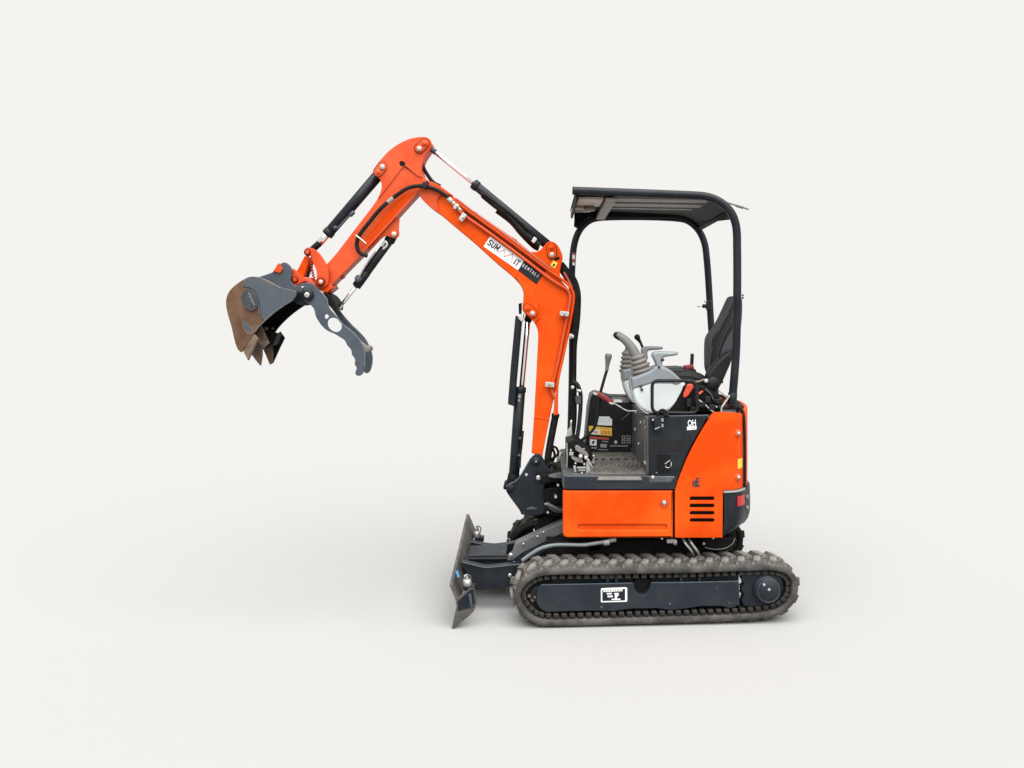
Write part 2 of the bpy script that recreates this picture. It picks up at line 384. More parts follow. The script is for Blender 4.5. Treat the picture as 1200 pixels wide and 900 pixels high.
# sprocket with its drive hub, idler and rollers
sp = obj('drive_sprocket', [tplate([(895 + (25.5 + (2 if k % 2 else -1)) * math.cos(2 * math.pi * k / 44), 691 + (25.0 + (2 if k % 2 else -1)) * math.sin(2 * math.pi * k / 44)) for k in range(44)], .05, .04, .004)], 'dark', X)
obj('drive_cover', [tplate(rnd([(872, 667.5), (905, 667), (916, 676), (919, 690), (914, 704), (902, 712), (872, 711), (869, 704), (872, 697), (868.5, 691), (872, 684), (868.5, 678)], 2), .03, .05, .006)], 'dark', sp)
c0 = TMAT @ Vector((T(899.5, 691.5)[0], .06, T(899.5, 691.5)[1])); ax = TMAT.to_3x3() @ Vector((0, -1, 0))
obj('drive_hub', [rod(c0, c0 + ax * .062, PX(17, -.58), PX(16, -.58), .006, 40), rod(c0 + ax * .06, c0 + ax * .078, PX(13.6, -.6), bev=.004, n=40)], 'frame', sp)
obj('hub_rim', tube([c0 + ax * .077 + PX(13.3, -.6) * (Vector((TC, TS, 0)) * math.cos(t) + Vector((0, 0, 1)) * math.sin(t)) for t in [2 * math.pi * k / 40 for k in range(40)]], .0022, raw=True, closed=True, n=8), 'steel', sp)
def tdisc(px, py, v, r, t): return tplate(circ(px, py, r, 24), v, t, .002)
obj('hub_bolt', [tdisc(895.6, 685.5, -.022, 1.5, .01), tdisc(901.5, 691.2, -.022, 1.6, .01)], 'bolt', sp)
idl = obj('track_idler', [tdisc(631, 696, .05, 21, .09)], 'pit', X)
obj('idler_hub', [tdisc(631, 696, .035, 9, .04)], 'dark', idl)
obj('idler_bolt', [tdisc(623.5, 683.5, .046, 2.2, .01), tdisc(620.5, 698.5, .046, 2.2, .01), tdisc(624.5, 703, .046, 2.5, .01), tdisc(627, 700, .034, 1.6, .01)], 'tooth', idl)
for px in (668, 710, 752, 794, 836):
    obj('track_roller', tdisc(px, 713, .06, 7.5, .12), 'pit', X)
# cross frame between the tracks and the slewing ring
obj('cross_frame', [box(P(762, 655, 0) * 1 + Vector((0, 0, .02)), (.62, .86, .15), .02), rod(P(762, 660, 0), P(762, 632.5, 0), .33, .33, .006, 48)], 'pit', X)

# ------------------------------------------------------------------ dozer blade
def blade_shell():
    prof = [(526.7, 686), (530, 693.5), (533.6, 702), (535.2, 711), (534, 720), (532, 729), (529.2, 737.4)]
    near = [P(a, b, -.60) for a, b in prof]; bm = bmesh.new(); rings = []
    far_top = P(546.7, 602.5, .50); off = far_top - near[0]
    off = Vector((off.x, 1.1, off.z))
    for k in range(9):
        f = k / 8; row = []
        for s in (0, 1):
            for p in (near if s == 0 else near[::-1]):
                q = p + off * f; q = q + Vector((.016 * s, 0, 0)); q.z = max(q.z, .002); row.append(bm.verts.new(q))
        rings.append(row)
    n = len(rings[0])
    for q, s in zip(rings, rings[1:]):
        for i in range(n): bm.faces.new((q[i], q[(i + 1) % n], s[(i + 1) % n], s[i]))
    bm.faces.new(rings[0]); bm.faces.new(rings[-1][::-1]); return mesh_of(bm), off
bs, boff = blade_shell()
bl = obj('dozer_blade', bs, 'blade', X)
def on_blade(px, py, f, dx=0):
    p = P(px, py, -.6) + boff * f; p.x += dx; return p
obj('end_gusset', [plate(soft([(534.5, 702, 1), (555, 686), (557.8, 700), (557.6, 711), (554, 718.5), (530, 737.5, 1), (535, 722), (536, 710)], 1), -.598, .012, .002)], 'blade', bl)
obj('end_gusset_rib', [plate([(536.5, 704.5), (554, 690), (556, 707), (551, 712), (536.8, 716)], -.604, .008, .002), ], 'dark', bl)
obj('end_gusset_bar', [plate([(549, 697), (552, 696), (554, 710), (551, 711.5)], -.612, .01, .002)], 'steel', bl)
obj('gusset', [plate([(541, 660), (566, 672), (541, 676)], -.2, .01, .002), plate([(545.5, 640), (566, 648.5), (546, 655)], .22, .01, .002)], 'blade', bl)
for (px, py, yy, s) in ((547.5, 682.5, -.52, 1), (559, 625.5, .40, .84)):
    bp_ = P(px, py, yy); u = PX(1, yy)
    pn = obj('extension_pin', [rod(bp_ - Vector((0, 0, 4.2 * u)), bp_ + Vector((0, 0, 4 * u * s)), 5.4 * u * s, 5 * u * s, .004), rod(bp_ + Vector((0, 0, 2 * u)), bp_ + Vector((-1.5 * u, 0, 9 * u)), 2.8 * u, bev=.003)], 'zinc', bl)
    obj('pin_ring', tube([bp_ + Vector((3.2 * u * math.cos(t) + 1.6 * u, -.01 - .005 * math.sin(t), 5.5 * u + 4 * u * math.sin(t))) for t in [2 * math.pi * k / 16 for k in range(16)]], .0035, raw=True, closed=True, n=8), 'steel', pn)
    obj('pin_bracket', box(bp_ + Vector((2.6 * u, .01, -6 * u)), (13 * u * s, .07, 5 * u), .004), 'dark', pn)
obj('paint_mark', plate([(534, 670), (536.5, 668.5), (538.6, 676), (536, 677)], -.55, .006, .001), 'blue', bl)
ba = obj('blade_arm', [plate(soft([(541, 659, 1), (556, 662.5), (568, 665.5), (582, 664.5), (612, 661, 1), (640, 662, 1), (640, 684, 1), (598, 687, 1), (557, 692, 1), (551, 684, 1), (549, 676, 1)], 1), -.30, .07, .004)], 'dark', X)
obj('arm_edge_weld', [tube([P(a, b, -.30) for a, b in ((542, 659), (556, 662.4), (568, 665), (582, 664.2), (610, 661.2))], .004, n=8)], 'steel', ba)
obj('arm_bolt', [pin(597.5, 674.5, -.31, 2.2, .012), pin(590, 656, -.02, 2, .02)], 'zinc', ba)
bb = obj('blade_arm', [plate(soft([(546, 634, 1), (558, 636.5), (570, 639.5), (584, 640), (613, 634, 1), (640, 634, 1), (640, 652, 1), (600, 655, 1), (562, 651, 1), (548, 645, 1)], 1), .22, .07, .004)], 'dark', X)
obj('arm_edge_weld', [tube([P(a, b, .22) for a, b in ((547, 634.2), (558, 636.4), (570, 639.2), (584, 639.6), (612, 634))], .004, n=8)], 'steel', bb)
obj('cross_brace', [plate([(546, 656), (592, 655), (600, 672), (546, 662)], -.15, .32, .006), plate([(548, 651.2), (597, 650.6), (597, 653), (548, 653.6)], -.12, .02, .003), plate([(549, 654.4), (595, 653.8), (595, 656.4), (549, 657)], -.16, .02, .003)], 'dark', X)
bcyl = obj('blade_cylinder', [plate(rnd([(604, 637.5), (660, 611), (664, 623), (612, 648.5), (600, 657.5), (594, 657), (600, 650)], 1.5), -.20, .10, .006)], 'midsteel', X)
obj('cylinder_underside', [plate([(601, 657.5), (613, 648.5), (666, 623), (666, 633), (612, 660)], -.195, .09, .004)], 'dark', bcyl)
obj('cylinder_bolt', [pin(613.5, 637.8, -.206, 1.3, .01), pin(630, 629, -.206, 1.4, .01), pin(637, 624, -.206, 1.2, .01), pin(598.5, 651, -.206, 2.6, .02)], 'zinc', bcyl)

# ------------------------------------------------------------------ swing bracket under the boom
obj('front_mount', [plate(soft([(626, 612), (640, 604, 1), (668, 606, 1), (668, 645, 1), (634, 645, 1), (628, 630)], 2), -.08, .05, .008)], 'pit', X)
sb_out = soft([(623, 535.5), (629, 531.5), (635, 534), (638.5, 542), (642.5, 549.5), (650, 553, 1), (652, 560, 1), (640, 566), (636, 575), (637, 586), (641, 594), (640, 602), (622, 605.5), (611, 603, 1), (609, 598), (603, 590), (597, 582), (592.5, 575), (593.5, 570), (597, 567), (604, 564), (611, 556), (617, 546)], 2)
sb = obj('swing_bracket', [plate(sb_out, -.135, .03, .004), plate(sb_out, .105, .03, .004),
        plate([(609, 576), (640, 574), (640, 603), (614, 603)], -.11, .22, .01)], 'dark', X)
obj('bracket_boss', [pin(628.2, 541, -.145, 5.2, .02, .004), pin(598, 572.5, -.142, 5, .02, .004)], 'dark', sb)
obj('bracket_bolt', [pin(628.2, 541, -.149, 1.1, .01), pin(616.8, 556.6, -.142, 1.7, .012)], 'bolt', sb)
obj('bracket_pin', [pin(631.2, 560, -.16, 3, .03)], 'zinc', sb)
obj('bracket_edge', [tube([P(a, b, -.135) for a, b in ((593.5, 570.5), (597, 567.3), (604, 564.3), (611, 556.3), (617, 546.3), (622, 537.5))], .005, n=8)], 'steel', sb)
obj('bracket_step', [plate(soft([(616, 596.5), (622, 593.5), (630, 595.5), (628, 598), (618, 598)], 1), -.142, .02, .003)], 'steel', sb)
hb = obj('house_bracket', [plate(soft([(628, 554, 1), (640, 556), (652, 551), (672, 552, 1), (672, 566, 1), (648, 565), (634, 569)], 1), -.16, .32, .008), plate(soft([(634, 574), (645, 571), (672, 572, 1), (672, 592, 1), (640, 591), (632, 584)], 1), -.13, .26, .008),
        plate(soft([(640, 592), (650, 594), (672, 590, 1), (672, 606, 1), (642, 605), (636, 600)], 1), -.16, .32, .008), rod(P(634, 606, 0), P(634, 553, 0), .05)], 'pit', X)
obj('bracket_arm', [plate(soft([(640, 558), (655, 554), (672, 553, 1), (672, 560, 1), (650, 561)], 1), -.20, .03, .004), plate(soft([(640, 594), (652, 597), (664, 597), (664, 602), (650, 601)], 1), -.20, .03, .004), rod(P(640, 590, -.2), P(659, 600, -.2), .012)], 'sill', hb)
obj('bracket_bolt', [pin(651.5, 583, -.19, 1.8, .06), pin(642, 601, -.215, 1.3, .02), pin(639.5, 591, -.2, 1.2, .02), pin(654, 569, -.19, 1.6, .03)], 'bolt', hb)
obj('hydraulic_hose', [tube([P(a, b, -.02) for a, b in ((646, 545), (650, 533), (647, 524), (652, 525), (654, 532), (648, 537), (640, 545))], .008, n=8), tube([P(a, b, -.1) for a, b in ((640, 548), (646, 543), (652, 548), (658, 552))], .012, n=8), tube([P(a, b, -.08) for a, b in ((632, 560), (640, 566), (650, 570), (662, 571))], .014, n=8)], 'hose', X)

# ------------------------------------------------------------------ boom
BY = -.082
boom_out = [(491, 227), (493.6, 209), (503, 212.3), (515.6, 217.8), (537.5, 235), (557, 248), (588.6, 270), (604, 280.5), (621.6, 295, 1), (629, 295.2), (635, 291.4), (640, 284.7), (646, 282), (653, 286), (658, 295), (660, 303), (656.5, 314), (656, 327), (663, 335), (670, 343), (671.5, 350), (669, 375), (664.5, 399), (658, 427), (650, 462), (643.6, 492.6), (635.5, 535, 1),
            (622.8, 531, 1), (625.8, 489), (627.8, 452), (629.5, 418.5), (630.7, 396.5), (630.4, 387), (626.5, 378), (620, 372.2), (614.5, 367.5), (612, 360), (613.6, 348), (613, 339.7), (607, 330), (594.7, 318.5), (582, 308.6), (554.4, 283), (532.5, 265), (514.5, 249.5), (505, 243.5), (496, 235)]
boom = obj('boom', plate(soft(boom_out, 2), BY, -2 * BY, .006), 'orange', X)
obj('nose_plate', plate(soft([(490.6, 228), (493.3, 208.5), (503, 211.8), (515.6, 217.2), (531, 229, 1), (519, 227), (512.5, 232), (513, 241), (515, 250, 1), (505, 244), (496, 235.5)], 2), BY - .014, .016, .003), 'arm_orange', boom)
obj('cylinder_lug_plate', plate(soft([(604, 323, 1), (613, 339), (614, 348), (611.6, 361), (615, 368), (621, 372.5), (627, 379, 1), (631.5, 372, 1), (631, 355), (626, 342), (616, 331)], 2), BY - .016, .018, .003), 'orange', boom)
def keeper(parent, a, b, y, r, colr, dia=3.0, bolt=3.6):
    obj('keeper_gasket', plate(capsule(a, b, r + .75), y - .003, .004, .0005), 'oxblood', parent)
    obj('pin_keeper', plate(capsule(a, b, r), y - .014, .014, .003), colr, parent)
    obj('pin_head', [pin(a[0], a[1], y - .026, dia, .018)], 'bolt', parent)
    obj('keeper_bolt', [pin(b[0], b[1], y - .020, bolt, .012, .003), pin(b[0], b[1], y - .026, bolt * .5, .008, .002, 6)], colr, parent)
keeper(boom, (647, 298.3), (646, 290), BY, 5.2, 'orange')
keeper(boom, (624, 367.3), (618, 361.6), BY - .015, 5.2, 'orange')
obj('lug_slot', plate(capsule((651, 304), (654.5, 302.5), 1.6), BY - .0015, .003, .0005), 'pit', boom)
ys = obj('warning_sticker', plate([(648.2, 305), (653.6, 308.2), (650, 314.6), (645, 311.2)], BY - .0025, .003, .0005), 'yellow', boom)
obj('sticker_print', plate([(648.5, 309), (651, 309.5), (649.5, 312.5), (647, 311.5)], BY - .0035, .001, .0002), 'ink', ys)
obj('weld_seam', tube([P(a, b, BY) for a, b in ((626.2, 489.5), (634, 490), (643.5, 492.3))], .0035, n=8), 'orange', boom)
# rental sticker
ang = math.atan2(28.5, 39.6)
rs = obj('rental_sticker', plate([(574.4, 276.8), (614, 305.3), (607, 316.8), (566.7, 288.8)], BY - .002, .003, .0005), 'white', boom)
rd = obj('rental_sticker', plate([(614.2, 305.5), (635.8, 322), (628.8, 333.4), (607.2, 317)], BY - .002, .003, .0005), 'slateink', boom)
def along(s, t):                                                     # s along the sticker from its upper left corner, t across it
    return (574.4 + s * math.cos(ang) - t * math.sin(ang), 276.8 + s * math.sin(ang) + t * math.cos(ang))
YS = BY - .0036
GL = {'S': [[(3.9, 1.3), (3.0, .5), (1.2, .5), (.4, 1.5), (.6, 2.8), (2.0, 3.5), (3.5, 4.2), (3.8, 5.6), (2.9, 6.6), (1.1, 6.6), (.2, 5.7)]], 'U': [[(.5, .4), (.5, 5.2), (1.3, 6.6), (2.9, 6.6), (3.7, 5.2), (3.7, .4)]],
      'M': [[(.5, 6.8), (.5, .4)], [(.5, .4), (2.6, 5)], [(2.6, 5), (4.7, .4)], [(4.7, .4), (4.7, 6.8)]], 'I': [[(.5, .4), (.5, 6.8)]], 'T': [[(.1, .5), (4.1, .5)], [(2.1, .5), (2.1, 6.8)]],
      'R': [[(.4, 6.8), (.4, .4), (2.8, .4), (3.8, 1.2), (3.8, 2.7), (2.8, 3.5), (.4, 3.5)], [(2.2, 3.5), (4, 6.8)]], 'E': [[(3.8, .4), (.4, .4), (.4, 6.8), (3.8, 6.8)], [(.4, 3.5), (3.2, 3.5)]],
      'N': [[(.4, 6.8), (.4, .4), (3.9, 6.8), (3.9, .4)]], 'A': [[(.1, 6.8), (2.1, .4), (4.1, 6.8)], [(.9, 4.6), (3.3, 4.6)]], 'L': [[(.4, .4), (.4, 6.8), (3.8, 6.8)]]}
def printed(ch, o, d, sx, sy, r, y):
    """a printed letter drawn with a broad stroke; o its upper left corner, d its direction on the sheet"""
    c, n = math.cos(d), math.sin(d); f = lambda p: (o[0] + p[0] * sx * c - p[1] * sy * n, o[1] + p[0] * sx * n + p[1] * sy * c)
    return [plate(capsule(f(a), f(b), r, 4), y, .0012, .0001) for st_ in GL[ch] for a, b in zip(st_, st_[1:])]
for ch, x_ in (('S', 2.4), ('U', 7.3), ('M', 12.3), ('I', 40.6), ('T', 42.7)):
    obj('sticker_letter', printed(ch, along(x_, 2.4 if x_ < 20 else 3.0), ang, .92, 1.04, .66, YS), 'ink', rs)
z = [along(18.6, 9.6), along(22.8, 3.2), along(27.0, 9.8), along(33.6, 1.6), along(38.4, 10.2)]
obj('sticker_zigzag', [plate(capsule(a, b, .42, 4), YS, .0012, .0001) for a, b in zip(z, z[1:])], 'zig', rs)
obj('sticker_mountain', [plate([along(17.8, 12.3), along(20.4, 8), along(24.2, 12.3)], YS, .0012, .0002), plate([along(28.6, 12.6), along(33, 6.8), along(37.4, 12.6)], YS, .0012, .0002)], 'ice', rs)
for i, ch in enumerate('RENTALS'):
    obj('sticker_letter', printed(ch, along(51.0 + 3.44 * i, 2.7), ang, .44, .60, .25, YS), 'white', rd)
# steel pipes along the boom, with clamps
def bp(pts, y): return [P(a, b, y) for a, b in pts]
pipe_a = [(537, 246), (545, 253), (575, 274), (610, 300), (645, 327), (662, 337.5), (667, 343), (668, 352), (664, 374), (657, 410), (650.5, 440), (646.8, 449), (646.5, 458), (649, 464), (651, 470), (650, 486)]
pipe_b = [(534, 236.5), (555, 252.5), (585, 274), (612, 294), (645, 319), (662, 331), (670, 341), (671.5, 352), (667, 380), (660, 415), (654, 442), (652, 460), (652, 486)]
obj('hydraulic_pipe', tube(bp(pipe_a, BY - .018), PX(1.7), n=10), 'arm_orange', boom)
obj('hydraulic_pipe', tube(bp([(a + .6, b - .4) for a, b in pipe_b], BY - .016), PX(1.6), n=10), 'orange', boom)
obj('hydraulic_pipe', tube(bp([(a + .5, b - 3.6) for a, b in pipe_b[:5]] + [(622, 298)][:0], BY - .02), PX(1.4), n=10), 'warnred', boom)
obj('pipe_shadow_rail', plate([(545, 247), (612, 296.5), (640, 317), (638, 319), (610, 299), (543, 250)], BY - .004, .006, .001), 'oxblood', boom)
def clampbox(px, py, w_, h_, a, y, m='bolt'):
    return box(P(px, py, y), (PX(w_), .03, PX(h_)), .003, Matrix.Rotation(a, 4, 'Y'))
for px, py, a, w_, h_ in ((542.3, 254.6, -.95, 9.5, 5.8), (661.3, 367.6, .12, 10.6, 5.4), (644.3, 450.6, .1, 10.4, 5.4)):
    cb = obj('pipe_clamp', clampbox(px, py, w_, h_, a, BY - .035), 'bolt', boom)
    obj('clamp_bolt', pin(px, py + 1, BY - .055, .9, .01), 'ink', cb)
obj('hose_fitting', [rod(P(524.5, 231.5, -.112), P(530, 236.5, -.112), PX(2.6)), rod(P(530, 236.5, -.112), P(533.5, 240, -.112), PX(1.9)), rod(P(533.5, 240, -.11), P(537, 243.5, -.108), PX(2.7)), rod(P(537, 243.5, -.105), P(541, 247.5, -.10), PX(1.8)), box(P(533, 243, -.115), (PX(3), .02, PX(4)), .002)], 'bolt', boom)
obj('hose_fitting', [rod(P(669, 391, -.11), P(668.5, 397, -.11), PX(2)), rod(P(670, 394.5, -.12), P(672.5, 394.5, -.12), PX(2.2))], 'bolt', boom)
obj('pipe_bracket', [plate([(556, 247), (559.5, 249), (558.5, 252.5), (555, 250.5)], BY - .02, .02, .002), plate([(600, 277.5), (606, 281), (605, 283.5), (599, 280.5)], BY - .02, .02, .002)], 'warnred', boom)
# hoses behind the boom and black sleeve
obj('hose_bundle', [tube(bp([(657, 309), (664, 318), (672, 328), (676.5, 342), (677, 358), (675.5, 380), (672.5, 404), (671.8, 430), (671.6, 449)], .04), PX(4.0), n=12),
    tube(bp([(656, 313), (664, 325), (670.5, 337), (673.5, 352), (672.5, 380), (670.5, 396)], 0), PX(3.6), n=12), tube(bp([(672, 440), (673, 470), (672, 500), (666, 530)], .06), PX(3.2), n=12)], 'hose', X)
obj('hose_guard', tube(bp([(660.5, 319), (665, 327), (670, 337.5)], -.04), PX(1.7), n=10), 'warnred', X)
obj('hose_sleeve', [tube(bp([(651, 487), (647.5, 505), (643, 530), (641, 548)], -.05), PX(4.1), n=14), rod(P(651.3, 484.5, -.05), P(650.6, 489, -.05), PX(4.6))], 'hose', X)

# ------------------------------------------------------------------ dipper arm
AY = -.075
arm_out = [(498.5, 160.5), (503.6, 163), (506, 168.5), (503.4, 174.5), (498, 181.5), (494.3, 189), (493.2, 198), (496, 207), (502, 212), (502, 221), (495, 228, 1), (490.5, 224), (484, 230.5), (470, 246), (446, 272.5), (424, 296.5), (402, 318.5), (386.5, 334.5), (382, 342, 1), (377, 341.5, 1), (371, 336), (369.5, 329), (374, 320), (385, 307, 1), (395, 296), (405, 282.5), (418.7, 264.7), (432, 247.5), (441, 235.5), (446.8, 223), (447.4, 215), (444.5, 209), (439, 205), (437.5, 199.5), (441, 194.5), (448, 185.2), (459, 174.2), (473, 165.5), (485, 161.4)]
arm = obj('dipper_arm', plate(soft(arm_out, 2), AY, -2 * AY, .005), 'arm_orange', X)
obj('head_plate', plate(soft([(498.5, 160), (503.8, 162.8), (506.3, 168.5), (503.6, 174.8), (498.2, 182), (494.8, 190), (493.6, 199), (494.5, 208, 1), (488.5, 206, 1), (474.5, 194.6, 1), (470.5, 198, 1), (443.5, 233, 1), (447, 222.6), (447.7, 215), (444.3, 208.6), (438.6, 205), (437, 199.5), (440.6, 194), (447.6, 184.8), (458.6, 173.8), (472.8, 165), (485, 160.9)], 2), AY - .007, .009, .003, holes=[circ(471.3, 192, 3.6, 18, 3.0, .5)]), 'arm_orange', arm)
obj('head_hole', plate(circ(471.3, 192, 3.8), AY - .001, .002, .0003), 'pit', arm)
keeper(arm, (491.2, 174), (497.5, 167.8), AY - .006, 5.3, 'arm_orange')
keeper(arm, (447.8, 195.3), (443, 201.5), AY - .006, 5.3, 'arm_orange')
obj('lower_flange', plate([(490, 226), (484.3, 232), (470, 247.6), (446, 274), (424, 298), (386.5, 336), (384.5, 334.5), (422, 296.4), (444, 272.4), (468, 246), (482.5, 230.5), (488.5, 224.5)], AY - .004, .008, .002), 'arm_orange', arm)
obj('thumb_cylinder_bracket', [plate(soft([(468, 254, 1), (467.5, 262), (467, 268), (468, 275.5), (464, 279.5), (458, 278.5), (452, 275.5), (446, 280), (432, 293, 1), (430, 289, 1), (450, 265, 1)], 2), -.052, .018, .003), plate(soft([(468, 254, 1), (467.5, 262), (467, 268), (468, 275.5), (464, 279.5), (458, 278.5), (452, 275.5), (446, 280), (432, 293, 1), (430, 289, 1), (450, 265, 1)], 2), .034, .018, .003)], 'arm_orange', arm)
obj('bracket_pin', [pin(461.4, 274.2, -.066, 3.1, .02), ], 'bolt', arm)
obj('bracket_pin_ring', [pin(461.4, 274.2, -.060, 4.8, .012)], 'arm_orange', arm)
obj('inner_panel', plate(soft([(487, 226, 1), (478, 225), (466, 234), (446, 256), (430, 277), (424, 290, 1), (426, 291, 1), (470, 244, 1), (486, 228.5, 1)], 1), AY - .0015, .002, .0006), 'orange', arm)
obj('arm_end_boss', [plate(soft([(370, 331), (371, 336), (378, 341.5), (383, 343, 1), (390, 337, 1), (386, 331), (382, 326), (374, 324)], 1), AY - .014, .16, .005)], 'orange', arm)
obj('arm_end_clip', [box(P(388.5, 340.5, -.04), (PX(4), .05, PX(4.4)), .004), box(P(402, 325, -.02), (PX(5), .03, PX(3)), .003, Matrix.Rotation(-.7, 4, 'Y'))], 'warnred', arm)
# black hose looping over the arm
hose = obj('hydraulic_hose', tube(bp([(526, 232), (515.6, 224.4), (506, 220.4), (496, 218), (485, 218.6), (475, 222), (460.6, 232), (446, 244.6), (432.6, 260.6), (421.6, 275), (418.3, 284), (419, 291.5), (423, 297.2), (430.5, 300)], -.115), PX(2.3), n=12), 'hose', X)
obj('hose_clip', [box(P(498.2, 217.5, -.118), (PX(5.6), .05, PX(7)), .004, Matrix.Rotation(.2, 4, 'Y')), box(P(500.5, 214, -.118), (PX(3), .04, PX(3)), .003)], 'black', hose)
obj('hose_sleeve_mark', tube(bp([(454.3, 237.2), (457.5, 234.6), (461, 231.9)], -.118), PX(2.4), n=12), 'greyink', hose)
obj('cable_tie', tube(bp([(416.6, 275.6), (422, 279.6), (429, 285.4)], -.13), PX(.9), n=8), 'zinc', hose)
obj('hydraulic_hose', [tube(bp([(494.5, 187), (496, 196), (503, 208), (509, 214.6), (516, 218)], .0), PX(2.2), n=10)], 'hose', X)

# ------------------------------------------------------------------ cylinders
def vec2(a, b): return (Vector(b) - Vector(a)).normalized()
ac = obj('arm_cylinder', [rod(P(556, 216.2, 0), P(644, 289, 0), PX(5.4), PX(5.6), .004, 32), rod(P(554.5, 214.9, 0), P(560, 219.5, 0), PX(6.3), bev=.004, n=32)], 'dark', X)
obj('piston_rod', [rod(P(505, 174.3, 0), P(557, 217, 0), PX(2.5), n=20)], 'chrome', ac)
obj('rod_eye', [rod(P(503, 172.5, 0), P(511, 179.2, 0), PX(3.2), bev=.004)], 'steel', ac)
obj('cylinder_hose', [tube(bp([(566, 228), (578, 238), (592, 249), (603, 260.5), (613, 272), (624, 282), (632, 288)], -.025), PX(4.2), n=12), tube(bp([(562, 225), (575, 233), (590, 244), (606, 257), (620, 270)], -.045), PX(1.6), n=8), tube(bp([(583, 246), (600, 259), (612, 273), (626, 287), (632, 290)], .02), PX(4.4), n=12)], 'hose', ac)
obj('hose_fitting', [box(P(626, 281.5, -.06), (PX(4.6), .02, PX(6.4)), .003, Matrix.Rotation(.65, 4, 'Y'))], 'zinc', ac)
bcy = obj('bucket_cylinder', [rod(P(442, 206.5, 0), P(385.5, 272.5, 0), PX(6.6), PX(6.2), .005, 32), rod(P(387.5, 270.2, 0), P(383, 275.4, 0), PX(6.9), bev=.004, n=32)], 'dark', X)
obj('piston_rod', rod(P(384, 274.2, 0), P(375, 284.8, 0), PX(4.3), n=20), 'chrome', bcy)
obj('rod_eye', [rod(P(375.6, 284, 0), P(361, 297, 0), PX(3.9), bev=.004)], 'pit', bcy)
obj('cylinder_pipe', [tube(bp([(392, 267), (396.5, 266.4), (404, 258.5), (409, 253.5), (412, 250.6)], -.05), PX(1.3), n=8), rod(P(391, 267.6, -.05), P(395, 266.2, -.05), PX(2.2)), rod(P(410, 253, -.05), P(415, 248, -.05), PX(2.4))], 'steel', bcy)
boc = obj('boom_cylinder', [rod(P(609.6, 455.4, 0), P(602, 562, 0), PX(6.2), PX(6.2), .004, 32), rod(P(609.8, 453.5, 0), P(609.4, 460, 0), PX(6.9), bev=.004, n=32)], 'dark', X)
obj('piston_rod', rod(P(619, 371, 0), P(611.2, 456, 0), PX(3.1), n=20), 'chrome', boc)
obj('rod_eye', [rod(P(621.2, 366, 0), P(618.3, 377, 0), PX(4.4), bev=.004)], 'pit', boc)
cg = obj('cylinder_guard', [plate(rnd([(604, 369.6), (610.5, 372.5), (611.6, 377), (605, 452), (603.6, 476.6), (595, 473.8), (598.4, 430)], 1.2), -.06, .12, .005)], 'dark', boc)
obj('guard_stay', [plate([(607.6, 356), (611.4, 354.8), (611, 368), (608, 368)], -.03, .06, .003), plate([(609.6, 378), (611, 378), (604.8, 452), (603.8, 452)], -.064, .01, .001)], 'pit', cg)
obj('guard_fitting', [box(P(610.5, 373.5, -.068), (PX(6), .02, PX(4)), .003, Matrix.Rotation(.8, 4, 'Y')), rod(P(613, 368, -.05), P(610.5, 378, -.05), PX(1.8))], 'zinc', cg)
obj('cylinder_pipe', [tube(bp([(612.4, 505), (611, 520), (609.4, 534), (608.6, 548)], -.035), PX(1.7), n=8), rod(P(609.2, 530, -.05), P(608.2, 535, -.05), PX(1.9))], 'hose', boc)
obj('pipe_nut', rod(P(608.7, 532, -.052), P(608.2, 535, -.052), PX(1.9)), 'steel', boc)
obj('pipe_nut', rod(P(609.8, 512, -.045), P(609.4, 515, -.045), PX(1.9)), 'steel', boc)
obj('cylinder_mark', [plate([(607.6, 462.5), (610.2, 462.6), (610, 466.4), (607.4, 466.2)], -.0335, .002, .0003), plate([(607.2, 467.8), (609.6, 468), (609.4, 470.6), (607, 470.4)], -.0335, .002, .0003)], 'greyink', boc)
obj('cylinder_foot', [rod(P(602.5, 555, 0), P(599, 572, 0), PX(6.8), bev=.004), pin(592, 571.5, -.09, 2.4, .18)], 'pit', boc)
obj('cylinder_band', [rod(P(602.6, 559.6, 0), P(602.4, 562.4, 0), PX(6.5))], 'steel', boc)
tcy = obj('thumb_cylinder', [rod(P(459, 279, 0), P(419.6, 332.8, 0), PX(4.8), PX(5.0), .004, 28), rod(P(461.5, 273, 0), P(455.5, 284, 0), PX(6.2), bev=.005), rod(P(430, 318.6, 0), P(417.2, 336, 0), PX(5.3), bev=.004, n=28)], 'black', X)
obj('piston_rod', rod(P(418, 335, 0), P(396, 362.8, 0), PX(2.3), n=20), 'chrome', tcy)
obj('cylinder_fitting', [rod(P(419, 327.5, -.028), P(419, 327.5, -.055), PX(3.4)), rod(P(419, 327.5, -.028), P(421, 325, -.04), PX(4))], 'steel', tcy)
obj('cylinder_pipe', [tube(bp([(421, 324), (426, 315), (434, 303), (440, 294.6)], -.034), PX(1.0), n=8), tube(bp([(447.5, 289), (451.5, 283), (453.5, 287), (449, 292)], -.03), PX(1.6), n=8)], 'zinc', tcy)

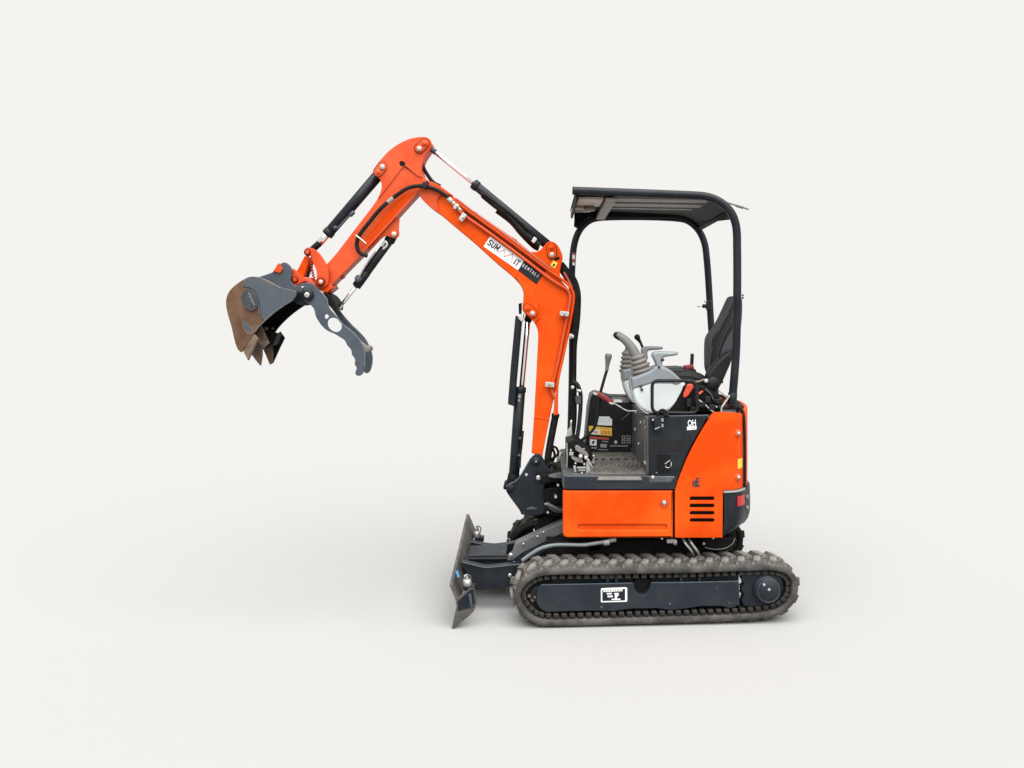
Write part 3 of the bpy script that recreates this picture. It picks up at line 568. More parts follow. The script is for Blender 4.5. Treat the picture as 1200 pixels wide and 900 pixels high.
# ------------------------------------------------------------------ bucket linkage
link_out = soft([(356.3, 295), (357.5, 291), (361.5, 289.6), (367.5, 291.2), (374.2, 297), (381, 307), (384.6, 316), (385.4, 326), (384.4, 334), (377, 338), (371, 334), (370.8, 326), (371.2, 318), (367, 308), (363, 302.4), (358, 300.4)], 2)
lk = obj('bucket_lever', [plate(link_out, -.108, .024, .004)], 'arm_orange', X)
obj('bucket_lever', [plate(link_out, .084, .024, .004)], 'arm_orange', X)
obj('lever_pin_ring', [pin(359.8, 295.5, -.116, 3.9, .012), pin(363, 301.3, -.113, 2, .012), pin(375.6, 330.4, -.118, 5, .014)], 'pit', lk)
obj('lever_pin', [pin(359.8, 295.5, -.122, 2.7, .012), pin(375.6, 330.4, -.124, 3.7, .012)], 'arm_orange', lk)
obj('lever_pin_cap', [pin(375.6, 330.4, -.127, 2.3, .012), pin(363, 301.3, -.118, 1.2, .012)], 'zinc', lk)
tl = obj('tipping_link', [plate(rnd([(357, 299.6), (363, 303.6), (355, 327), (344, 325)], 1), -.07, .05, .004)], 'orange', X)
obj('link_inner', [plate(rnd([(361.5, 302), (366, 306), (358, 330), (350, 330)], 1), .02, .05, .004)], 'pit', tl)
obj('link_spring', [tube([P(364 + 1.3 * math.cos(k * 1.3) + k * .12, 307 + .62 * k, -.02 + .02 * math.sin(k * 1.3)) for k in range(34)], PX(.8), raw=True, n=6)], 'redorange', tl)
qh = obj('coupler_hook', [plate(soft([(343.4, 314.6, 1), (339, 329), (340.5, 333), (345, 335.4), (351, 332.6), (358, 329.4, 1), (354, 324)], 1), -.10, .03, .004)], 'arm_orange', X)
obj('hook_pin_ring', [pin(345.4, 328, -.108, 3.7, .012)], 'pit', qh)
obj('hook_pin', [pin(345.4, 328, -.113, 2.5, .012), pin(346.8, 327, -.116, 1, .012)], 'orange', qh)
obj('coupler_block', [plate(soft([(350, 324, 1), (362, 325, 1), (372, 336), (366, 346), (352, 338)], 1), -.07, .14, .006), box(P(360.5, 330, -.06), (PX(6), .02, PX(3)), .003, Matrix.Rotation(.6, 4, 'Y'))], 'redorange', qh)

# ------------------------------------------------------------------ bucket
KY, KW = -.20, .40
side_out = soft([(286, 327), (275, 334), (266.8, 343), (264, 354), (266.4, 368), (271, 382), (275, 401), (278.4, 410), (282.5, 413, 1), (289, 405), (297, 392, 1), (303, 384), (309.5, 377), (320, 367.6), (331, 359.6), (344, 351.6), (348, 345), (346, 340), (328, 337), (314, 329), (301.7, 324.6), (290.8, 324.8)], 2)
bk = obj('bucket', [plate(side_out, KY, .016, .003), plate([(p[0], p[1]) for p in side_out], KY, .016, .003, conv=lambda p: (lambda v: (v.x, v.z))(P(p[0], p[1], KY)))][:1], 'rust', X)
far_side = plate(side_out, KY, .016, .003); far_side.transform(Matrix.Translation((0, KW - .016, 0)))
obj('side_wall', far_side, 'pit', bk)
back = [(346, 341), (328, 337.6), (314, 329.6), (301.7, 325.4), (290.8, 325.4), (284, 328), (275, 334.8), (267.6, 343.6), (264.8, 354), (267.2, 368), (271.8, 382), (275.8, 401), (279.4, 411)]
def shell(pts, y0, y1, th):
    bm = bmesh.new(); A = [P(a, b, KY) for a, b in pts]; rings = []
    A = catmull(A, 4)
    for i, p in enumerate(A):
        t = (A[min(i + 1, len(A) - 1)] - A[max(i - 1, 0)]).normalized(); n_ = Vector((-t.z, 0, t.x))
        rings.append([bm.verts.new(Vector((q.x, yy, q.z))) for q, yy in ((p, y0), (p, y1), (p + n_ * th, y1), (p + n_ * th, y0))])
    for q, s in zip(rings, rings[1:]):
        for k in range(4): bm.faces.new((q[k], q[(k + 1) % 4], s[(k + 1) % 4], s[k]))
    bm.faces.new(rings[0]); bm.faces.new(rings[-1][::-1]); return mesh_of(bm)
obj('bucket_floor', shell(back, KY + .014, KY + KW - .014, .014), 'rust', bk)
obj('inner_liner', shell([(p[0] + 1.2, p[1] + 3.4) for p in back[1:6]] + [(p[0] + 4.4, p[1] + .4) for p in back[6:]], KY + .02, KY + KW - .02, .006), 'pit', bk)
obj('side_cutter', plate([(318, 398), (328, 388.5), (333.4, 396), (327, 409), (319.4, 426), (316, 424), (308.6, 411)], .17, .02, .004), 'pit', bk)
obj('side_reinforcement', plate(soft([(284.4, 334), (287, 328), (291, 324.6), (301.7, 324.4), (314, 329.4), (328, 337), (346, 340.4), (348, 345), (343.6, 351.4), (331, 359), (320, 367), (309.5, 376.5, 1), (305.5, 371), (304.4, 360), (302.5, 348), (297, 339), (290, 336.4)], 2), KY - .007, .009, .003), 'worn', bk)
bd = obj('round_badge', [plate(circ(293, 351, 9.2, 32, 13, -.32), KY - .012, .014, .004)], 'badge', bk)
obj('badge_lettering', [plate(circ(291.4 + .9 * k + .5 * math.sin(k * 2.1), 343.6 + 1.9 * k, .75, 6), KY - .0135, .002, .0004) for k in range(8)], 'greyink', bd)
obj('badge_rim', tube([P(a, b, KY - .010) for a, b in circ(293, 351, 9.0, 36, 12.8, -.32)], .0022, raw=True, closed=True, n=8), 'steel', bd)
obj('wear_patch', plate(soft([(283.5, 377), (287, 376), (292, 382), (294, 387.5), (290.5, 390), (286, 385)], 2), KY - .0012, .002, .0005), 'steel', bk)
obj('patch_rim', plate(soft([(282.6, 376), (287.4, 375), (296, 384.5), (303, 380), (304, 383), (297, 391.6), (290.4, 392), (285, 386)], 2), KY - .0006, .001, .0003), 'tooth', bk)
obj('tooth', plate([(284.6, 411.4), (297.6, 391.4), (302.6, 397), (296.6, 409), (290.4, 422.4), (287.6, 417)], KY - .004, .03, .005), 'tooth', bk)
obj('tooth', plate([(300, 400), (306.2, 404), (306.2, 416), (304.4, 428.4), (300, 423), (294, 415)], -.03, .035, .005), 'tooth', bk)
obj('tooth', plate([(308, 408), (316.6, 400), (319, 412), (318.2, 425), (316, 427.4), (312.6, 419.6)], .13, .035, .005), 'rust', bk)
obj('bucket_lip', plate([(299.6, 390), (306, 382), (315, 402), (308.4, 408), (303, 402)], -.10, .02, .004), 'tooth', bk)
obj('bucket_lip', plate([(305, 395), (312, 388), (325, 392), (320, 404), (308, 409)], .02, .10, .004), 'pit', bk)
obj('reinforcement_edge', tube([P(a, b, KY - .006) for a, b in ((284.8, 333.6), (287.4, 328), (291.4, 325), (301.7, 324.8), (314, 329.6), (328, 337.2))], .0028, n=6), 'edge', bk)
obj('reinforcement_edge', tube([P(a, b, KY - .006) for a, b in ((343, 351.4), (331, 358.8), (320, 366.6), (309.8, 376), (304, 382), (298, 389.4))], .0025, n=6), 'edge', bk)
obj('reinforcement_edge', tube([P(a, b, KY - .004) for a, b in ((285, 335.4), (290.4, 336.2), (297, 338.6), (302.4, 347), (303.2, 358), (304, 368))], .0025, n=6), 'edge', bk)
for q in ((311, 385, .0, 2.2, .02), (318, 385, .1, 1.7, .02), (314.6, 398, .12, 2.2, .04)): obj('lip_bolt', pin(*q), 'tooth', bk)
ear = soft([(300, 325.6, 1), (306, 323.6), (312.6, 321.4), (320, 318.8), (328, 311.5), (330, 307.8), (334, 307.2), (338.4, 310), (343, 316.6), (340, 329, 1), (346, 335.5, 1), (356, 331), (364, 331), (371, 338), (372, 350), (366, 357), (350, 357), (342, 352, 1), (330, 340, 1)], 2)
er = obj('bucket_ear', [plate(ear, -.122, .02, .004)], 'steel', bk)
obj('bucket_ear', [plate(ear, .088, .02, .004)], 'steel', bk)
obj('coupler_lug', [plate(rnd([(319.6, 318), (326.4, 308), (331, 315.4), (328, 320.4)], 1), -.136, .06, .004)], 'arm_orange', bk)
obj('hinge_plate', plate(soft([(343, 353, 1), (347, 345), (353, 341), (366, 341), (371, 350), (365, 358), (352, 358)], 2), -.128, .01, .003), 'dark', bk)

# ------------------------------------------------------------------ thumb
th_out = [(354, 340), (356.5, 335), (361, 331.6), (366, 332), (372, 337.5), (377, 343.6), (382, 350), (384, 357), (387, 363), (394.4, 371), (401, 380), (412, 388.4), (421, 398), (426.3, 408), (427.9, 419), (426.8, 433), (424, 439.5), (419.5, 441), (416, 438.5), (416.6, 434.6, 1), (418.2, 431.5), (415.4, 426.7, 1), (416.4, 421), (412, 415.5, 1), (411.8, 410), (406.6, 404.6, 1), (404, 398.6), (398, 395, 1), (393, 391.6), (383, 387.6), (377.5, 382.5), (373.6, 377.4), (369.6, 370.6), (368.4, 362.5), (364.6, 358, 1), (358, 355), (353, 350)]
th = obj('thumb', plate(soft(th_out, 2), -.147, .022, .004, holes=[circ(391.8, 380.6, 9.4, 28, 7.4, .72), circ(382.4, 370.8, 2.7, 16)]), 'steel', X)
t2 = plate(soft([(372, 345), (384, 347), (390, 351), (394, 357), (398, 364.5), (410, 379), (421, 389), (429, 398), (433, 407), (436.5, 416.7), (436, 427), (433.6, 435), (430, 438), (426.6, 436.4, 1), (424.4, 425), (422, 412), (414, 399), (404, 388), (399.5, 378), (392, 366), (384, 356), (374, 350)], 2), .106, .022, .004)
obj('far_plate', t2, 'steel', th)
obj('thumb_web', [plate(soft([(376, 341), (386, 345), (392, 352), (395, 362), (391, 364), (384, 354)], 1), -.10, .18, .004)], 'pit', th)
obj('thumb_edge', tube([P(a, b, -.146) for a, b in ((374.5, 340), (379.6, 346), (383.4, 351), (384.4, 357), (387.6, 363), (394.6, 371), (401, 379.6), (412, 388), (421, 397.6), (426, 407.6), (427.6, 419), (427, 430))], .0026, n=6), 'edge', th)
obj('cross_tube', [pin(426.6, 409.6, -.12, 4.0, .17), ], 'boot', th)
obj('cross_tube_gusset', [plate(soft([(421.5, 399, 1), (431, 406), (433, 411), (428, 414, 1)], 1), -.122, .02, .003)], 'boot', th)
obj('pivot_boss', [pin(359.4, 345.5, -.168, 7.3, .03, .005, 28)], 'dark', th)
obj('pivot_pin', [pin(359.4, 345.5, -.178, 3.1, .02)], 'bolt', th)
obj('pivot_pin_center', [pin(359.4, 345.5, -.180, .9, .01)], 'ink', th)
obj('grease_point', [pin(354.2, 336.6, -.155, 1.3, .012)], 'bolt', th)

# ------------------------------------------------------------------ house: floor, side panels, rear
NY = -.49
def plan_slab(plan, z0, z1, bev=.006):
    me = slab([plan], z1 - z0, bev); me.transform(Matrix.Translation((0, 0, (z0 + z1) / 2))); return me
def Z(py, y=NY): return CAMZ + (VY - py) * (y - CAMY) / FPX
def XX(px, y=NY): return (px - VX) * (y - CAMY) / FPX
rear_near = [(.9955, -.49), (1.045, -.482), (1.085, -.458), (1.118, -.415), (1.136, -.38)]
rear_mid = [(1.136, -.38), (1.165, -.32), (1.187, -.24), (1.20, -.12), (1.205, 0)]
mir = lambda L: [(x, -y) for x, y in L[::-1]]
def inset(pts, d):
    c = Vector((.7, 0)); return [tuple(Vector(p) + (c - Vector(p)).normalized() * d) for p in pts]
plan_full = [(XX(664), -.47), (.986, -.47)] + inset(rear_near[1:] + rear_mid[1:], .03) + inset(mir(rear_near[1:] + rear_mid[1:])[1:], .03) + [(.986, .47), (XX(664), .47)]
core = obj('house_frame', [plan_slab([(XX(664), -.465), (.95, -.465), (1.10, -.36), (1.15, 0), (1.10, .36), (.95, .465), (XX(664), .465)], Z(631), Z(575)), plan_slab([(.60, -.46), (.95, -.46), (1.09, -.36), (1.14, 0), (1.09, .36), (.95, .46), (.60, .46)], Z(575), 1.115)], 'pit', X)
# floor frame (dark sill) and mat
sillp = rnd([(XX(659.4), NY, .05), (XX(791), NY, .001), (XX(791), .49, .001), (XX(659.4), .49, .05)], .05, 8)
fl = obj('floor_frame', [plan_slab(sillp, Z(573.6), Z(557.4), .008)], 'sill', X)
obj('sill_face', [plate(rnd([(661.5, 558.6), (761, 558.6), (761, 564.6), (786, 564.6), (796, 554.6), (790.6, 573.4), (662, 573.4)], .8), NY - .004, .01, .002)], 'frame', fl)
obj('step_strip', [box((XX(726), NY + .012, Z(557.4) - .012), (PX(50, NY), .038, .014), .004), box((XX(726), NY - .008, Z(561.4)), (PX(52, NY), .012, PX(2.2, NY)), .003)], 'boot', fl)
mz = Z(557.4)
fm = obj('floor_mat', [plan_slab(rnd([(.262, -.455), (.592, -.455), (.592, .30), (.262, .30)], .02), mz - .001, mz + .006, .002)], 'mat', fl)
for k in range(12):
    x0 = .30 + .026 * k
    pts = [Vector((x0 + .055 - .11 * t + .03 * math.sin(t * 3.1), -.10 + .0 - .33 * t + 0, mz + .007)) for t in (0, .25, .5, .75, 1)]
    pts = [q for q in pts if .27 < q.x < .585]
    if len(pts) > 2: obj('mat_rib', tube(pts, .0062, n=6, k=3), 'mat', fm)
for k in range(6):
    obj('mat_stud', [rod(Vector((.33 + .045 * k, .0 + .008 * (k % 2), mz)), Vector((.33 + .045 * k, .008 * (k % 2), mz + .012)), .010)], 'hose', fm)

# orange panel below the floor
gl = capsule((680, 618), (779, 618), 2.9, 6)
sk = obj('side_skirt', [plate(rnd([(659.6, 574.8, 1.5), (788.6, 574.8, .5), (788.6, 630, .8), (659.6, 630, 6)], 2), NY, .026, .008, holes=[gl]), plate(capsule((679, 618), (780, 618), 3.6, 6), NY + .013, .006, .001)], 'orange', X)
obj('panel_lock', [pin(778.4, 589.5, NY - .003, 4.6, .02, .004, 28)], 'warnred', sk)
obj('lock_rim', [tube([P(a, b, NY - .003) for a, b in circ(778.4, 589.6, 4.6, 28)], .0035, raw=True, closed=True, n=8)], 'orange', sk)
obj('lock_bolt', [pin(778.6, 589.2, NY - .010, 2.5, .02)], 'bolt', sk)
# orange front return and far twin
obj('far_skirt', [box(((XX(659.6) + XX(788.6)) / 2, .478, (Z(574.8) + Z(630)) / 2), (XX(788.6) - XX(659.6), .024, Z(574.8) - Z(630)), .006)], 'orange', X)
obj('front_panel', [box((XX(659.6) + .016, 0, (Z(576) + Z(629)) / 2), (.02, .92, Z(576) - Z(629)), .005)], 'dark', X)

# dark side cover in front of the engine cover, seat pedestal behind it
sc = obj('side_cover', [plate(rnd([(760.8, 488.4), (830.6, 487, .4), (823, 499.5), (816, 511.6), (810, 522), (803.8, 535), (796.8, 553, .4), (786, 563.6, .6), (761, 563.6)], 1), NY + .002, .03, .004)], 'dark', X)
obj('cover_inset', [plate(rnd([(763, 514.5), (804, 514.5), (797, 529.4), (763, 529.4)], 1), NY - .0005, .004, .001)], 'black', sc)
obj('cover_edge', [tube([P(a, b, NY + .004) for a, b in ((761, 487.9), (790, 487.6), (830, 486.7))], .0038, n=8), tube([P(a, b, NY + .002) for a, b in ((763, 563.9), (785.6, 563.9), (795.6, 554.4))], .0018, n=6)], 'steel', sc)
for k in range(9):
    obj('louvre_slot', plate(capsule((770.3, 533.4 + 2.46 * k), (785.6, 533.2 + 2.46 * k), .55, 3), NY - .0012, .005, .0006), 'pit', sc)
em = obj('cover_emblem', [tube([P(a, b, NY - .004) for a, b in pp], PX(.3, NY), n=6, k=3) for pp in (((779.2, 543.6), (782, 541.6), (785, 539.4)), ((779.6, 546), (781.6, 548.2), (784.6, 547.6)), ((786.2, 546.4), (786.8, 543.6), (786, 541.4)))], 'white', sc)
obj('cover_bolt', [pin(765.1, 559.6, NY - .006, 2.1, .012), pin(769.6, 554, NY - .002, .7, .01)], 'bolt', sc)
hs = obj('warning_sticker', [plate([(805.2, 499.8), (816.2, 499), (816.2, 503.2), (805.2, 504.2)], NY - .0005, .003, .0005)], 'white', sc)
obj('sticker_lettering', text('OH', 810.8, 496.0, NY - .002, 7.0, -.06, .0009, .64, gap=1.02), 'white', sc)
obj('sticker_print', [plate([(807 + a, 501), (807 + a + b, 500.9), (807 + a + b, 502), (807 + a, 502.1)], NY - .002, .001, .0002) for a, b in ((0, 1), (2, 1.6), (4.2, 2), (6.8, 1.4))], 'greyink', hs)
ped = obj('seat_pedestal', [box(((.586 + .66) / 2 + .05, 0, (mz + 1.122) / 2), (.19, .93, 1.122 - mz), .008)], 'sill', X)
obj('pedestal_fitting', [box(Vector((.583, -.28, 1.02)), (.012, .03, .09), .003), box(Vector((.583, -.40, .98)), (.012, .025, .25), .003), rod(Vector((.583, -.36, 1.08)), Vector((.572, -.36, 1.08)), .014), rod(Vector((.58, -.43, 1.06)), Vector((.572, -.43, 1.06)), .01)], 'boot', ped)
obj('pedestal_bolt', [rod(Vector((.584, y_, z_)), Vector((.572, y_, z_)), .011) for y_, z_ in ((-.42, .86), (-.40, .86), (-.1, .92), (.1, .98), (-.2, 1.06), (.05, 1.09))], 'bolt', ped)

# curved orange rear cover with four vent slots
def ribbon(plan, ztop, zbot, th, rows=6, zb=None):
    """a wall that follows a plan curve; ztop and zbot give its upper and lower edge at each plan point"""
    bm = bmesh.new(); G = []
    for i, (x, y) in enumerate(plan):
        a, b = zbot[i], ztop[i]
        G.append([bm.verts.new((x, y, a + (b - a) * k / rows)) for k in range(rows + 1)])
    for q, s in zip(G, G[1:]):
        for k in range(rows): bm.faces.new((q[k], q[k + 1], s[k + 1], s[k]))
    bmesh.ops.recalc_face_normals(bm, faces=bm.faces)
    me = bpy.data.meshes.new('m'); bm.to_mesh(me); bm.free(); return me
def interp(tab, x):
    for (a, b), (c, d) in zip(tab, tab[1:]):
        if x <= c: return b + (d - b) * (x - a) / (c - a)
    return tab[-1][1]
top_tab = [(791.2, 574), (794.5, 562.6), (798.4, 553.6), (804.6, 538), (811, 525), (818, 512), (824.5, 501), (829, 494), (832.4, 488.6), (834.6, 485.2), (838, 483.4), (846, 483), (900, 483)]
cols = [791.2, 794.5, 798.4, 804.6, 811, 818, 824.5, 829, 832.4, 834.6, 838, 841.5, 846.6, 847.2]
dense = [(q.x, q.y) for q in catmull([Vector((x, y, 0)) for x, y in rear_near], 4)][1:]
planA = [(XX(c), NY) for c in cols] + dense
ztA = [Z(interp(top_tab, c)) for c in cols] + [1.151 - .03 * (i / len(dense)) ** 2 for i in range(len(dense))]
ZCW = Z(574.4)
zbA = [Z(630)] * (len(cols) - 1) + [ZCW] * (len(dense) + 1)
def solid(me, th, bev, cutters=None):
    o = bpy.data.objects.new('tmp', me); C.objects.link(o)
    s = o.modifiers.new('s', 'SOLIDIFY'); s.thickness = th; s.offset = -1
    if cutters:
        bo = o.modifiers.new('b', 'BOOLEAN'); bo.operation = 'DIFFERENCE'; bo.object = cutters; bo.solver = 'EXACT'
    b = o.modifiers.new('v', 'BEVEL'); b.width = bev; b.segments = 2; b.limit_method = 'ANGLE'; b.angle_limit = math.radians(40)
    out = applied(o); return out
cut_me = []
for k in range(4):
    cm_ = plate(capsule((811.6, 585.6 + 8.55 * k), (836.4, 585.6 + 8.55 * k), 2.4, 6), NY - .03, .09, .0005); cut_me.append(cm_)
bmx = bmesh.new()
for cm_ in cut_me: bmx.from_mesh(cm_)
cme = bpy.data.meshes.new('cut'); bmx.to_mesh(cme); bmx.free()
co = bpy.data.objects.new('cut', cme); C.objects.link(co)
def flipcheck(me):
    # outward is away from the house's middle
    bm = bmesh.new(); bm.from_mesh(me); bm.faces.ensure_lookup_table(); f = bm.faces[0]
    if f.normal.dot(f.calc_center_median() - Vector((.8, 0, f.calc_center_median().z))) < 0: bmesh.ops.reverse_faces(bm, faces=bm.faces)
    bm.to_mesh(me); bm.free(); return me
rc = obj('engine_cover', solid(flipcheck(ribbon(planA, ztA, zbA, .02, 8)), .022, .005, co), 'orange', X, ang=45)
bpy.data.objects.remove(co)
obj('vent_mesh', [plate([(808, 582), (841, 582), (841, 615), (808, 615)], NY + .03, .004, .001)], 'pit', rc)
obj('fuel_symbol', [plate(rnd([(811.6, 563.2), (815, 563.2), (815, 561.6), (817, 559.6), (820, 559.8), (820, 561.2), (817.4, 561.6), (817, 563), (820, 563.6), (820, 565), (817.6, 565.4), (817.6, 568), (820, 567.4), (820, 570.6), (812.4, 570.6), (811.4, 568)], .3), NY - .0012, .003, .0005, holes=[circ(813.8, 565.4, .9, 8), circ(813.8, 568.4, .8, 8)])], 'ink', rc)
mirrored = flipcheck(ribbon([(x, -y) for x, y in planA], ztA, zbA, .02, 8))
obj('engine_cover', solid(mirrored, .022, .005), 'orange', X, ang=45)
planB = [tuple(q)[:2] for q in catmull([Vector((x + .004, y, 0)) for x, y in rear_mid + mir(rear_mid)[1:]], 4)]
planB = [p for p in planB if abs(p[1]) < .365]
zc = [1.168 - .02 * (abs(y) / .37) ** 3 for x, y in planB]
rh = obj('rear_hood', solid(flipcheck(ribbon(planB, zc, [.705] * len(planB), .02, 8)), .022, .008), 'orange', X, ang=45)
obj('hood_top', [plan_slab([(.88, -.45), (.99, -.45), (1.07, -.42), (1.12, -.34), (1.165, -.2), (1.175, 0), (1.165, .2), (1.12, .34), (1.07, .42), (.99, .45), (.88, .45)], 1.09, 1.128, .008)], 'sill', X)
rim = [(XX(842, -.45), -.45), (1.0, -.45), (1.06, -.435), (1.10, -.395), (1.128, -.33), (1.15, -.2), (1.16, 0)]
obj('hood_seal', [tube([(x, y, 1.172) for x, y in rim + mir(rim)[1:]], .0115, n=10), tube([(1.104, -.40, 1.17), (1.124, -.402, 1.15), (1.133, -.402, 1.10), (1.138, -.400, .95), (1.138, -.398, .71)], .0085, n=10),
     rod(Vector((.995, -.45, 1.12)), Vector((.995, -.45, 1.172)), .008), rod(Vector((1.1, -.39, 1.12)), Vector((1.1, -.39, 1.172)), .008)], 'hose', X)
def latch(px, py, y):
    c = P(px, py, y); return c
for py in (507.5, 559):
    q = Vector((1.083, -.458, Z(py, -.46))); nd = Vector((.5, -.866, 0))
    lt = obj('cover_latch', [rod(q - nd * .006, q + nd * .010, .023, bev=.004)], 'arm_orange', rc)
    obj('latch_bolt', [rod(q + nd * .004, q + nd * .018, .010, bev=.003)], 'bolt', lt)
def wrap(zs, t0, t1, off, th):
    """a strip lying on the curved rear, between two fractions of the near rear curve"""
    L = [Vector((x, y)) for x, y in [(XX(847.2), NY)] + dense]; bm = bmesh.new(); G = []
    for k in range(7):
        t = (t0 + (t1 - t0) * k / 6) * (len(L) - 1); i = min(int(t), len(L) - 2); p = L[i].lerp(L[i + 1], t - i); d = (L[i + 1] - L[i]).normalized(); nn = Vector((d.y, -d.x))
        G.append([bm.verts.new((p.x + nn.x * o_, p.y + nn.y * o_, z_)) for o_, z_ in ((off, zs[0]), (off, zs[1]), (off + th, zs[1]), (off + th, zs[0]))])
    for q, s in zip(G, G[1:]):
        for k in range(4): bm.faces.new((q[k], q[(k + 1) % 4], s[(k + 1) % 4], s[k]))
    bm.faces.new(G[0]); bm.faces.new(G[-1][::-1]); return mesh_of(bm)
wy = obj('warning_sticker', [wrap((Z(548, -.42), Z(537, -.42)), .50, .76, .0005, .0012)], 'yellow', rc)
obj('sticker_print', [wrap((Z(546.5 - 3 * k, -.42), Z(545.6 - 3 * k, -.42)), .54, .72, .0018, .0008) for k in range(3)], 'amber', wy)
# counterweight round the rear
cwp = [(XX(848), NY + .002)] + [(x + .004, y) for x, y in dense] + [(x + .008, y) for x, y in planB if abs(y) < .34]
cwp = cwp + [(x, -y) for x, y in [(XX(848), NY + .002)] + [(x + .004, y) for x, y in dense]][::-1]
def counterweight():
    bm = bmesh.new(); rings = []
    levels = [(ZCW - .004, 0, 0), (ZCW - .012, .006, 0), (.60, .008, 0), (.56, .006, 0), (.53, -.004, 0), (.505, -.022, 0), (.482, -.06, 0), (.465, -.12, 0)]
    cpt = Vector((.82, 0))
    for z_, o_, _ in levels:
        row = []
        for x, y in cwp:
            d = (Vector((x, y)) - cpt); f = min(1, max(0, (x - .99) / .12)); q = Vector((x, y)) + d.normalized() * o_ * (f if o_ < 0 else 1 if x > .99 else 0)
            row.append(bm.verts.new((q.x, q.y, z_)))
        rings.append(row)
    n = len(cwp)
    for q, s in zip(rings, rings[1:]):
        for i in range(n): bm.faces.new((q[i], q[(i + 1) % n], s[(i + 1) % n], s[i]))
    bm.faces.new(rings[0]); bm.faces.new(rings[-1][::-1]); return mesh_of(bm)
cw = obj('counterweight', counterweight(), 'dark', X, ang=30)
obj('weight_ledge', [wrap((ZCW - .012, ZCW - .002), .0, .86, .003, .012)], 'zinc', cw)
obj('rear_reflector', [wrap((Z(591, -.43), Z(579.5, -.43)), .40, .76, .012, .004)], 'reflector', cw)
obj('weight_plug', [rod(Vector((1.14, -.36, z_)), Vector((1.166, -.37, z_)), .013) for z_ in (.60, .66)], 'boot', cw)
rbump = obj('rear_bumper', [rod(Vector((XX(835, -.2), -.2, Z(643, -.2))), Vector((XX(835, -.2), -.2, Z(628, -.2))), .10, .11, .01, 32), plate(soft([(822, 630, 1), (862, 629, 1), (864, 637), (857, 643.4), (845, 645.5), (828, 643)], 2), -.36, .3, .008)], 'pit', X)
obj('bumper_lip', [tube([P(a, b, -.37) for a, b in ((826, 641.5), (838, 643.8), (850, 642.4), (858, 637.5), (861, 631))], .0032, n=8)], 'boot', rbump)
obj('underside_hose', [tube([P(a, b, -.47) for a, b in ((612, 657), (622, 649.5), (634, 642.6), (648, 639), (665, 638.4), (684, 638.6), (700, 636.4), (712, 634.6))], .0105, n=10)], 'hosegrey', X)
obj('hose_coupling', [rod(P(707, 636.4, -.475), P(714, 635.4, -.475), .015), rod(P(712, 634.4, -.46), P(722, 632, -.46), .012), box(P(786, 633.8, -.46), (PX(9), .03, PX(4)), .004), rod(P(789, 635.4, -.47), P(793, 635.6, -.47), .016)], 'boot', X)
for k in range(3):
    obj('drain_hose', tube([P(800 + 3.4 * k, 630, -.40), P(803.5 + 3.6 * k, 637, -.42), P(810 + 3.2 * k, 645, -.42), P(813 + 3 * k, 650, -.40)], .008, n=8), ('zinc', 'hose', 'zinc')[k], X)
obj('frame_bolt', [pin(825, 637.4, -.38, 1.8, .02), pin(836, 631, -.48, 1.2, .02), pin(776, 631.4, -.48, 1.2, .02)], 'bolt', X)
obj('underside_plate', [plate([(690, 636), (705, 640), (704, 646), (688, 647)], -.30, .1, .006), plate([(640, 634), (846, 632), (846, 650), (640, 652)], -.30, .5, .006)], 'pit', X)

# ------------------------------------------------------------------ cab interior: right-hand wall, levers, pedals
RYW = .30
rw = obj('right_console_wall', [plate(rnd([(685.6, 531), (686.6, 505), (688.6, 478), (692, 462, 2), (698, 459, 2), (716, 464), (740, 464.5), (752, 466), (752, 534)], 2), RYW, .16, .01)], 'black', X)
obj('wall_edge', [tube([P(a, b, RYW - .004) for a, b in ((684.6, 522), (686.4, 503), (688.6, 480), (690.6, 467), (694, 461), (700, 460))], .009, n=8)], 'grey', rw)
obj('wall_seam', [plate([(715, 521.8), (736, 522), (736, 523.6), (715, 523.4)], RYW - .004, .006, .001), tube([P(a, b, RYW - .002) for a, b in ((728, 492), (733, 488), (738, 484))], .002, n=6), plate(rnd([(716, 465.2), (738, 465.6), (738, 472), (718, 471.4)], 1), RYW - .006, .01, .002)], 'boot', rw)
obj('wall_label_holder', [plate([(719, 468), (729, 468.4), (729, 471.8), (719, 471.4)], RYW - .008, .004, .0008)], 'white', rw)
obj('wall_bolt', [pin(721.8, 518.8, RYW - .012, 2.2, .014), pin(742.4, 526.8, RYW - .012, 2.2, .014)], 'bolt', rw)
s1 = obj('instruction_sticker', [plate([(700, 490), (702, 490), (702, 488.2), (714.6, 488.2), (714.6, 490.6), (717.2, 490.8), (717.2, 499), (700, 498)], RYW - .002, .003, .0005)], 'white', rw)
obj('sticker_print', [plate([(702.6 + 3.4 * (k % 4), 489.4 + 3.6 * (k // 4)), (704.8 + 3.4 * (k % 4), 489.4 + 3.6 * (k // 4)), (704.8 + 3.4 * (k % 4), 491.2 + 3.2 * (k // 4)), (702.6 + 3.4 * (k % 4), 491.2 + 3.2 * (k // 4))], RYW - .003, .001, .0002) for k in range(8)], 'ice', s1)
s2 = obj('caution_sticker', [plate([(690, 499), (717, 501.4), (717, 511), (690, 509)], RYW - .002, .003, .0005)], 'yellow', rw)
obj('sticker_field', [plate([(692, 503), (703, 503.8), (703, 509.4), (692, 508.6)], RYW - .003, .001, .0002)], 'white', s2)
obj('sticker_field', [plate([(703.6, 503.2), (716.4, 504), (716.4, 510.4), (703.6, 509.6)], RYW - .003, .001, .0002)], 'amber', s2)
